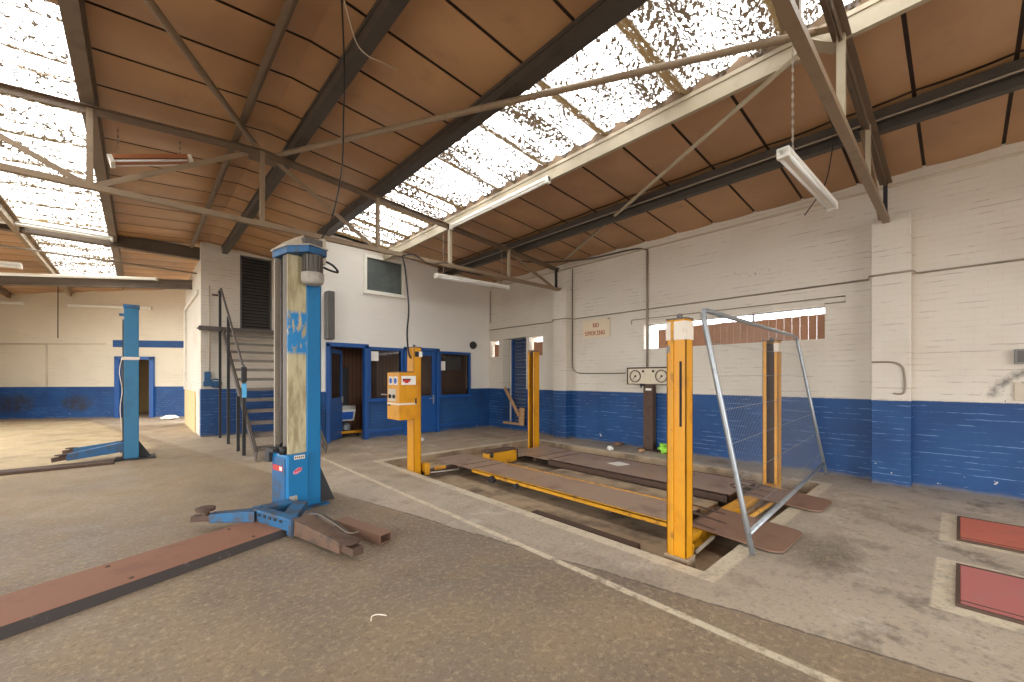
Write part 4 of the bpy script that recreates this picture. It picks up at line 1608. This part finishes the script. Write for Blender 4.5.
# post feet
for (x, y) in ((3.13, 5.63), (6.01, 5.93), (6.12, 1.63)):
    mb = MB()
    mb.box((x - 0.10, y - 0.14, -PD), (x + 0.14, y + 0.14, -PD + 0.02))
    mb.build('foot_plate', 'rust_dark', t)
mb = MB()
mb.box((3.11, 1.41, -PD), (3.25, 1.60, 0.0))
mb.build('foot_plate', 'pit', t)
# control box
bx0, bx1, by0, by1, bz0, bz1 = 2.755, 3.03, 5.42, 5.80, 0.79, 1.48
mb = MB()
mb.box((bx0, by0, bz0), (bx1, by1, bz1))
mb.box((bx1 - 0.02, 5.55, bz0 + 0.1), (3.06, 5.70, bz1 - 0.1))
cb = mb.build('control_box', 'yellow', t, bevel=0.006)
mb = MB()
mb.box((bx0 + 0.02, by0 + 0.05, bz1), (bx1 - 0.02, by1 - 0.05, bz1 + 0.015))
mb.build('box_top', 'rust_dark', cb)
for k, (ya, col) in enumerate(((5.68, 'sign_blue'), (5.53, 'sign_blue'))):
    mb = MB()
    mb.box((bx0 - 0.003, ya - 0.06, 1.30), (bx0, ya + 0.06, 1.42))
    s_ = mb.build('safety_sign', 'paper', cb)
    mb = MB()
    mb.lathe([(0.045, 0), (0.045, 0.003)], (bx0 - 0.003, ya, 1.36), (-1, 0, 0), 20)
    mb.lathe([(0.018, 0.003), (0.018, 0.005)], (bx0 - 0.003, ya, 1.37), (-1, 0, 0), 12)
    mb.build('sign_disc', col, cb)
mb = MB()
mb.box((bx0 - 0.003, 5.52, 1.06), (bx0, 5.76, 1.24))
mb.build('switch_plate', 'conduit_pale', cb)
mb = MB()
for ya in (5.70, 5.57):
    mb.lathe([(0.03, 0), (0.03, 0.015), (0.02, 0.02)], (bx0 - 0.003, ya, 1.13), (-1, 0, 0), 14)
mb.build('switch', 'black', cb)
mb = MB()
mb.tube([(bx0 - 0.01, 5.72, 1.15), (bx0 - 0.12, 5.74, 1.16)], 0.008)
mb.build('lever', 'grey_pale', cb)
mb = MB()
mb.box((bx0 - 0.002, by0 - 0.002, 1.01), (bx1 + 0.001, by1, 1.035))
mb.build('trim_strip', 'white_cap', cb)
mb = MB()
mb.box((2.79, by0 - 0.003, 1.30), (3.02, by0, 1.43))
mb.build('warning_label', 'paper', cb)['label'] = 'white label with red and dark print'
mb = MB()
mb.box((2.81, by0 - 0.005, 1.345), (2.93, by0 - 0.003, 1.385))
mb.box((2.84, by0 - 0.005, 1.325), (2.90, by0 - 0.003, 1.345))
mb.build('label_print', 'red', cb)
mb = MB()
mb.box((2.81, by0 - 0.0055, 1.375), (2.94, by0 - 0.003, 1.39))
mb.build('label_print', 'label_dark', cb)
mb = MB()
mb.box((bx0 - 0.004, 5.70, 0.985), (bx0, 5.76, 1.01))
mb.build('latch', 'black', cb)
mb = MB()
mb.box((bx1 - 0.02, by0 - 0.012, 1.02), (bx1, by0, 1.10))
mb.build('latch', 'black', cb)


p1.location.x += 0.022


# runways
def runway(x0, x1, y0, y1, zt, edge_mat, label, hinge_y, rail=0.09):
    mb = MB()
    mb.box((x0, y0, zt - 0.012), (x1, y1, zt))
    r = mb.build('runway', 'runway', t)
    r['label'] = label
    for xx in (x0, x1 - 0.02):
        mb = MB()
        mb.box((xx, y0, zt - rail), (xx + 0.02, hinge_y, zt + 0.006))
        mb.build('side_rail', edge_mat, r)
    mb = MB()
    mb.box((x0, y0, zt - 0.09), (x1, y0 + 0.012, zt - 0.012))
    for y in [y0 + (y1 - y0) * k / 6 for k in range(1, 6)]:
        mb.box((x0 + 0.03, y - 0.03, zt - 0.08), (x1 - 0.03, y + 0.03, zt - 0.012))
    mb.build('under_frame', 'rust_dark', r)
    mb = MB()
    for y in (hinge_y, hinge_y + 0.28):
        mb.box((x0 + 0.01, y, zt), (x1 - 0.01, y + 0.018, zt + 0.004))
    mb.build('hinge_line', 'rust_dark', r)
    return r


r1 = runway(3.70, 4.36, 1.84, 6.04, 0.035, 'yellow_worn', 'near runway with worn yellow edge', 4.95, rail=0.05)
r2 = runway(5.12, 6.06, 1.84, 5.70, 0.02, 'rust_dark', 'far runway with dark rusty edge', 4.70)
mb = MB()
for y, r in ((4.45, 0.05), (3.95, 0.035)):
    mb.lathe([(r, -0.03), (r, 0.03)], (3.68, y, -0.03), (1, 0, 0), 14)
mb.build('roller', 'black', r1)
# ramp flaps with rounded corners
for k, (x0, x1, y0, y1, zt) in enumerate(((3.72, 4.42, 0.94, 1.66, 0.03), (5.18, 5.78, 0.96, 1.66, 0.025))):
    mb = MB()
    pts = []
    rc = 0.10
    for cx, cy, a0_ in ((x0 + rc, y0 + rc, PI), (x1 - rc, y0 + rc, 1.5 * PI)):
        for i in range(7):
            a = a0_ + i * PI / 12
            pts.append((cx + rc * math.cos(a), cy + rc * math.sin(a), 0.012))
    pts += [(x1, y1, zt + 0.02), (x0, y1, zt + 0.02)]
    mb.prism(pts, (0, 0, 0.012))
    rf = mb.build('ramp_flap', 'rust', t)
    rf['label'] = ['nearer brown ramp flap with rounded corners', 'farther brown ramp flap with rounded corners'][k]
    mb = MB()
    for dx in (0.10, 0.34):
        mb.tube(smooth_path([(x0 + dx - 0.05, y1 - 0.20, 0.05), (x0 + dx, y1 + 0.18, 0.09), (x0 + dx + 0.16, y1 + 0.20, 0.09), (x0 + dx + 0.20, y1 - 0.10, 0.06)]), 0.009)
    mb.build('hinge_rod', 'rust_dark', rf)
    mb = MB()
    mb.tube([(x0, y1 + 0.02, zt + 0.02), (x1, y1 + 0.02, zt + 0.02)], 0.018)
    mb.build('hinge_bar', 'rust_dark', rf)
# cross beams
mb = MB()
mb.box((3.42, 1.56, -0.10), (6.04, 1.70, 0.035))
mb.build('cross_beam', 'yellow_worn', t, bevel=0.006)
mb = MB()
mb.tube([(4.45, 1.42, 0.0), (5.30, 1.42, 0.0)], 0.022)
mb.build('tie_bar', 'yellow_worn', t)
mb = MB()
mb.box((4.42, 5.42, -0.10), (5.06, 5.60, 0.10))
cb2 = mb.build('cross_beam', 'yellow_worn', t, bevel=0.006)
mb = MB()
mb.box((4.40, 5.44, 0.10), (5.06, 5.62, 0.14))
mb.build('beam_cap', 'rust_dark', cb2, bevel=0.006)
mb = MB()
mb.box((3.20, 5.48, -0.10), (4.42, 5.60, -0.02))
mb.box((5.06, 5.48, -0.12), (5.96, 5.60, -0.085))
mb.build('beam_end', 'rust_dark', cb2)
mb = MB()
mb.box((5.05, 5.46, -0.06), (5.13, 5.66, 0.10))
mb.tube([(4.46, 5.40, 0.04), (4.46, 5.40, 0.12)], 0.03)
mb.build('beam_bracket', 'black', cb2)
mb = MB()
mb.box((3.20, 5.46, -0.08), (3.29, 5.58, 0.10))
mb.tube([(3.34, 5.40, 0.02), (3.52, 5.40, 0.02)], 0.03)
mb.build('pulley_housing', 'yellow_worn', t, bevel=0.008)
mb = MB()
mb.tube([(3.40, 5.48, 0.01), (3.66, 5.48, 0.03)], 0.012)
mb.tube([(3.24, 5.36, -0.02), (3.70, 5.30, -0.03)], 0.010)
mb.build('cable_run', 'grey_pale', t)
mb = MB()
mb.tube([(3.36, 1.46, -0.03), (3.72, 1.46, 0.005)], 0.016)
mb.build('pulley_arm', 'conduit', t)
mb = MB()
mb.box((3.23, 1.46, -0.06), (3.34, 1.56, 0.05))
mb.build('pulley_bracket', 'yellow_worn', t, bevel=0.006)
# pit ledges
for nm, (x0, x1, y0, y1, zt, lab) in {'steel_strip': (3.10, 3.20, 1.86, 3.10, -0.03, 'dark steel strip lying along the near side of the pit')}.items():
    mb = MB()
    mb.box((x0, y0, -PD), (x1, y1, zt))
    o = recenter(mb.build(nm, 'rust_dark', bevel=0.004))
    tag(o, lab, 'steel strip')
mb = MB()
mb.box((4.55, 1.9, -PD), (5.0, 4.3, -0.045))
o = recenter(mb.build('concrete_plinth', 'pit', bevel=0.01))
tag(o, 'low concrete plinth between the two runways', 'plinth')

# ------------------------------------------------------------------ mesh fence panel leaning on the lift
A0, A1 = Vector((3.57, 1.10, 0.0)), Vector((7.17, 1.27, 0.02))
B0, B1 = Vector((3.415, 1.430, 1.965)), Vector((7.050, 1.600, 2.000))
t = thing('fence_panel', (5.3, 1.2, 0), 'galvanised tube and mesh fence panel leaning against the lift post', 'fence panel')


def Fp(u, v):
    return A0.lerp(A1, u).lerp(B0.lerp(B1, u), v)


mb = MB()
c = 0.045
pts = [Fp(0, 0.008), Fp(0, 0.2), Fp(0, 0.5), Fp(0, 0.94)]
pts += [Fp(0.0015, 0.965), Fp(0.005, 0.985), Fp(0.014, 0.997), Fp(0.03, 1.0)]
pts += [Fp(0.5, 1.0), Fp(0.97, 1.0), Fp(0.986, 0.997), Fp(0.995, 0.985), Fp(0.9985, 0.965), Fp(1, 0.94), Fp(1, 0.5), Fp(1, 0.008)]
mb.tube(pts, 0.021, 12)
fr = mb.build('frame', 'galv', t)
mb = MB()
mb.tube([Fp(0, 0.085), Fp(1, 0.085)], 0.021, 12)
mb.build('bottom_tube', 'galv', t)
mb = MB()
nv = 84
for i in range(1, nv):
    mb.tube([Fp(i / nv, 0.085), Fp(i / nv, 1.0)], 0.0008, 4, cap=False)
for v in (0.16, 0.30, 0.44, 0.58, 0.72, 0.86):
    mb.tube([Fp(0, v), Fp(1, v)], 0.0020, 5, cap=False)
mb.build('wire_mesh', 'wire', t)

# ------------------------------------------------------------------ brake tester dial unit
t = thing('brake_tester_display', (7.33, 4.18, 0), 'cream dial board with two round gauges on a dark post by the right wall', 'gauge stand')
mb = MB()
mb.box((7.27, 4.10, 0.0), (7.40, 4.30, 1.27))
mb.build('post', 'rust_dark', t, bevel=0.008)
mb = MB()
mb.box((7.20, 3.98, 0.0), (7.43, 4.38, 0.02))
mb.build('foot', 'rust_dark', t)
mb = MB()
mb.box((7.27, 3.76, 1.28), (7.37, 4.64, 1.60))
bd = mb.build('dial_board', 'dial', t, bevel=0.006)
mb = MB()
for y0, y1, z0, z1 in ((3.75, 4.65, 1.585, 1.61), (3.75, 4.65, 1.272, 1.285), (3.75, 3.768, 1.28, 1.6), (4.632, 4.65, 1.28, 1.6)):
    mb.box((7.255, y0, z0), (7.37, y1, z1))
mb.build('board_edge', 'rust_dark', bd)
for yc in (4.47, 3.92):
    mb = MB()
    mb.tube([Vector((7.262, yc + 0.115 * math.cos(a), 1.435 + 0.115 * math.sin(a))) for a in [i * 2 * PI / 28 for i in range(29)]], 0.008, 6)
    mb.build('dial_ring', 'black', bd)
    mb = MB()
    for i in range(24):
        a = i * 2 * PI / 24
        d = Vector((0, math.cos(a), math.sin(a)))
        c = Vector((7.267, yc, 1.435))
        mb.bar(c + d * 0.088, c + d * 0.102, 0.005, 0.004, up=(1, 0, 0))
    mb.lathe([(0.022, 0), (0.018, 0.012)], (7.269, yc, 1.435), (-1, 0, 0), 14)
    mb.bar(Vector((7.262, yc, 1.435)), Vector((7.262, yc + 0.05, 1.37)), 0.008, 0.004, up=(1, 0, 0))
    mb.build('dial_needle', 'conduit_dark', bd)
mb = MB()
for yc in (4.30, 4.09):
    mb.box((7.262, yc - 0.02, 1.51), (7.27, yc + 0.02, 1.55))
mb.build('indicator_lamp', 'black', bd)
mb = MB()
mb.box((7.25, 4.26, 1.24), (7.33, 4.36, 1.29))
mb.tube([(7.28, 4.35, 1.25), (7.28, 4.35, 1.20)], 0.012)
mb.tube([(7.28, 4.27, 1.25), (7.28, 4.27, 1.12)], 0.008)
mb.build('switch_box', 'black', t)
mb = MB()
mb.box((7.258, 4.12, 1.16), (7.262, 4.24, 1.20))
mb.build('post_label', 'paper', t)

t.location.y -= 0.13

# ------------------------------------------------------------------ no smoking sign
FONT = {'N': ['10001', '11001', '11001', '10101', '10011', '10011', '10001'], 'O': ['01110', '10001', '10001', '10001', '10001', '10001', '01110'],
        'S': ['01111', '10000', '10000', '01110', '00001', '00001', '11110'], 'M': ['10001', '11011', '10101', '10101', '10001', '10001', '10001'],
        'K': ['10001', '10010', '10100', '11000', '10100', '10010', '10001'], 'I': ['111', '010', '010', '010', '010', '010', '111'],
        'G': ['01110', '10001', '10000', '10111', '10001', '10001', '01110']}
t = thing('warning_sign', (7.435, 5.40, 2.29), 'cream NO SMOKING sign with red letters on the right wall', 'sign')
mb = MB()
mb.box((7.425, 5.04, 2.29), (7.448, 5.76, 2.69))
mb.build('board', 'sign', t, bevel=0.004)


def letters(text, yc, z0, h, stroke_w):
    cell = h / 7
    cw = cell * stroke_w
    total = sum(len(FONT[ch][0]) + 1 for ch in text) - 1
    y = yc + total * cw / 2
    mb = MB()
    for ch in text:
        g = FONT[ch]
        for r, row in enumerate(g):
            c0 = None
            for c in range(len(row) + 1):
                on = c < len(row) and row[c] == '1'
                if on and c0 is None:
                    c0 = c
                if not on and c0 is not None:
                    mb.box((7.421, y - c * cw, z0 + h - (r + 1) * cell), (7.4255, y - c0 * cw, z0 + h - r * cell))
                    c0 = None
        y -= (len(g[0]) + 1) * cw
    mb.build('lettering', 'red_letter', t)['label'] = 'red capital letters reading ' + text


letters('NO', 5.40, 2.515, 0.095, 1.0)
letters('SMOKING', 5.43, 2.345, 0.095, 1.0)
mb = MB()
mb.box((7.419, 5.06, 2.665), (7.426, 5.09, 2.685))
mb.build('fixing', 'black', t)


# ------------------------------------------------------------------ conduits and cables
def run(name, pts, r, mat, label, cat, n=8, group=None):
    mb = MB()
    mb.tube(pts, r, n)
    o = recenter(mb.build(name, mat))
    return tag(o, label, cat, group)


PX = 7.43
run('wall_conduit', [(PX, 9.1, 2.77), (PX, 6.55, 2.765), (7.20, 6.49, 2.765), (7.20, 6.07, 2.765), (PX, 6.02, 2.765), (PX, 0.85, 2.755), (7.20, 0.82, 2.755), (7.20, 0.40, 2.755), (PX, 0.37, 2.755), (PX, -6.9, 2.72)], 0.012, 'conduit', 'long thin conduit running level along the whole right wall', 'conduit')
run('wall_conduit', [(PX - 0.005, 4.17, 3.94), (PX - 0.005, 4.17, 1.62)], 0.022, 'conduit', 'vertical grey conduit dropping to the gauge board', 'conduit')
run('wall_conduit', smooth_path([(PX, 6.06, 3.93), (PX, 6.06, 2.5), (PX, 6.06, 1.72), (PX, 5.98, 1.56), (PX, 5.80, 1.51), (PX, 5.2, 1.50), (PX, 4.66, 1.50)], 5), 0.009, 'conduit_dark', 'thin dark cable curving from the pilaster to the gauge board', 'cable')
run('wall_conduit', [(PX, 9.05, 2.97), (PX, 9.05, 3.4), (PX, 9.05, 3.9)], 0.010, 'conduit_dark', 'thin vertical wire in the room corner', 'cable')
run('wall_conduit', smooth_path([(PX, 4.17, 3.94), (7.42, 4.5, 4.02), (7.3, 5.6, 4.03), (6.6, 6.5, 4.02), (5.9, 6.8, 4.08)], 6), 0.016, 'conduit_dark', 'dark cable leaving the wall head towards the purlin', 'cable')
run('wall_ledge', [(PX + 0.005, 9.0, 3.97), (PX + 0.005, -6.9, 3.97)], 0.02, 'conduit_pale', 'pale pipe along the head of the right wall', 'pipe')
run('wall_conduit', smooth_path([(7.21, 0.79, 1.61), (7.21, 0.60, 1.605), (7.21, 0.51, 1.56), (7.21, 0.48, 1.46), (7.21, 0.48, 1.22), (7.21, 0.58, 1.20)], 5), 0.012, 'conduit', 'curved conduit stub on the near pilaster', 'conduit')
for z in (2.56, 2.485):
    pass
run('window_bracket', [(PX, 4.52, 2.50), (PX, 4.52, 2.58), (PX, 1.10, 2.57), (PX, 1.10, 2.49), (PX, 1.34, 2.49)], 0.008, 'conduit', 'thin metal rail outlining the head of the long window', 'rail')
run('power_cable', smooth_path([(1.22, 3.40, 4.56), (1.50, 4.1, 4.42), (1.60, 4.40, 4.2), (1.66, 4.62, 3.7), (1.60, 4.75, 3.2), (1.50, 4.78, 2.95)], 6), 0.0075, 'cable', 'black cable hanging from the roof to the lift motor', 'cable')
run('power_cable', smooth_path([(3.24, 6.25, 3.42), (3.22, 6.1, 3.1), (3.10, 5.78, 2.5), (3.03, 5.70, 2.1), (3.02, 5.64, 1.80), (3.04, 5.60, 1.70)], 6), 0.014, 'cable', 'black cable dropping to the yellow post with the control box', 'cable')
run('power_cable', smooth_path([(3.24, 6.25, 3.44), (3.45, 6.25, 3.50), (3.75, 6.27, 3.40), (4.1, 6.27, 3.48), (4.4, 6.3, 3.40), (5.0, 6.3, 3.42)], 6), 0.010, 'cable', 'loose cable draped along the truss in front of the office', 'cable')
run('pendant_cable', [(-1.93, 19.6, 4.33), (-1.93, 19.6, 3.2), (-1.93, 19.6, 2.69)], 0.012, 'cable', 'hanging cable with plug in the far left bay', 'cable')
run('pipe_run', [(-4.8, 12.9, 4.06), (1.07, 12.9, 4.02)], 0.022, 'conduit', 'thin horizontal pipe crossing under the left rooflight', 'pipe')
run('wall_conduit', [fw(0.01, 0.04, 2.55), fw(0.56, 0.04, 2.60)], 0.018, 'conduit_pale', 'pale pipe running level along the far wall', 'pipe')
run('wall_conduit', [fw(0.25, 0.04, 1.12), fw(0.25, 0.04, 2.6)], 0.02, 'conduit_pale', 'short pale pipe rising from the blue band of the far wall', 'pipe')
run('ceiling_wire', smooth_path([(1.2, 3.35, 4.52), (1.42, 3.62, 4.40), (1.56, 3.68, 4.37), (1.70, 3.70, 4.40), (1.9, 3.8, 4.48)], 6), 0.005, 'conduit_pale', 'pale loose wire stapled under the ridge purlin', 'cable')
run('purlin_wire', smooth_path([(5.74, 0.95, 4.14), (5.77, 0.98, 3.9), (5.8, 1.05, 3.6), (6.1, 1.3, 3.42)], 6), 0.006, 'cable', 'thin black wires hanging from the dark purlin at upper right', 'cable')

# socket box at the right edge
t = thing('socket_box', (7.43, -0.5, 1.55), 'grey metal socket box on the right wall at the picture edge', 'socket box')
mb = MB()
mb.box((7.39, -0.62, 1.56), (7.449, -0.42, 1.73))
mb.build('box', 'socket', t, bevel=0.006)
mb = MB()
mb.box((7.384, -0.60, 1.58), (7.392, -0.44, 1.71))
mb.build('cover', 'grey_motor', t)
mb = MB()
mb.box((7.43, -0.95, 1.14), (7.452, -0.42, 1.34))
o = recenter(mb.build('plaster_patch', 'conduit_pale', bevel=0.004))
tag(o, 'rough pale plaster patch on the right wall under the socket box', 'plaster patch')

# ------------------------------------------------------------------ red floor plates
for k, (x0, x1, mat, lab) in enumerate(((3.72, 4.50, 'cover_pink', 'faded red steel floor plate nearer the viewer'), (5.22, 6.06, 'cover_red', 'red steel floor plate nearer the right wall'))):
    t = thing('floor_plate', ((x0 + x1) / 2, -0.6, 0), lab, 'floor plate', 'red roller covers in the floor')
    mb = MB()
    mb.box((x0, -1.25, 0.0), (x1, 0.0, 0.014))
    pl = mb.build('plate', mat, t, bevel=0.003)
    mb = MB()
    for a, b in (((x0 - 0.02, -1.27), (x0, 0.02)), ((x1, -1.27), (x1 + 0.02, 0.02)), ((x0, 0.0), (x1, 0.02))):
        mb.box((a[0], a[1], 0.0), (b[0], b[1], 0.018))
    mb.build('rim', 'rust_dark', t)
    mb = MB()
    mb.box((x0 + 0.06, -1.25, 0.014), (x0 + 0.072, 0.0, 0.016))
    mb.build('seam', 'rust_dark', t)

# ------------------------------------------------------------------ scraps


def scrap(name, x, y, z, r, mat, label, cat, seed, flat=0.35):
    rnd = random.Random(seed)
    mb = MB()
    bmesh.ops.create_icosphere(mb.bm, subdivisions=2, radius=r)
    for v in mb.bm.verts:
        k = 1 + rnd.uniform(-0.35, 0.35)
        v.co = Vector((v.co.x * k, v.co.y * k, v.co.z * k * flat))
    zm = min(v.co.z for v in mb.bm.verts)
    for v in mb.bm.verts:
        v.co += Vector((x, y, z - zm))
    o = recenter(mb.build(name, mat))
    return tag(o, label, cat)


scrap('plastic_scrap', 7.22, 3.72, 0, 0.12, 'green', 'crumpled lime green plastic beside the gauge stand', 'litter', 1, 0.7)
scrap('paper_scrap', 6.66, 4.52, 0, 0.06, 'paper', 'small white paper ball on the floor near the right runway', 'litter', 2, 0.7)
scrap('crumpled_rag', 6.98, 4.05, 0, 0.06, 'wood', 'small tan rag on the concrete by the gauge stand', 'litter', 4, 0.6)
mb = MB()
mb.prism([(5.55, 3.62, 0.021), (5.78, 3.55, 0.021), (5.84, 3.78, 0.021), (5.6, 3.84, 0.021)], (0, 0, 0.004))
o = recenter(mb.build('paper_sheet', 'paper'))
tag(o, 'white paper sheet lying on the far runway', 'litter')
scrap('cup_scrap', 4.6, 8.0, 0, 0.05, 'paper', 'tiny white cup on the floor before the office', 'litter', 5, 0.8)
scrap('white_debris', 0.75, 17.9, 0, 0.22, 'paper', 'heap of white litter at the foot of the far wall', 'litter', 6, 0.3)
scrap('rust_debris', 7.28, 4.75, 0, 0.10, 'rust', 'rusty debris on the floor left of the gauge stand', 'litter', 8, 0.4)
run('curved_offcut', smooth_path([(0.985, 2.28, 0.005), (1.005, 2.315, 0.008), (1.04, 2.31, 0.008), (1.075, 2.27, 0.005)], 5), 0.0035, 'white_cap', 'thin curved white offcut on the bare floor in front', 'litter')
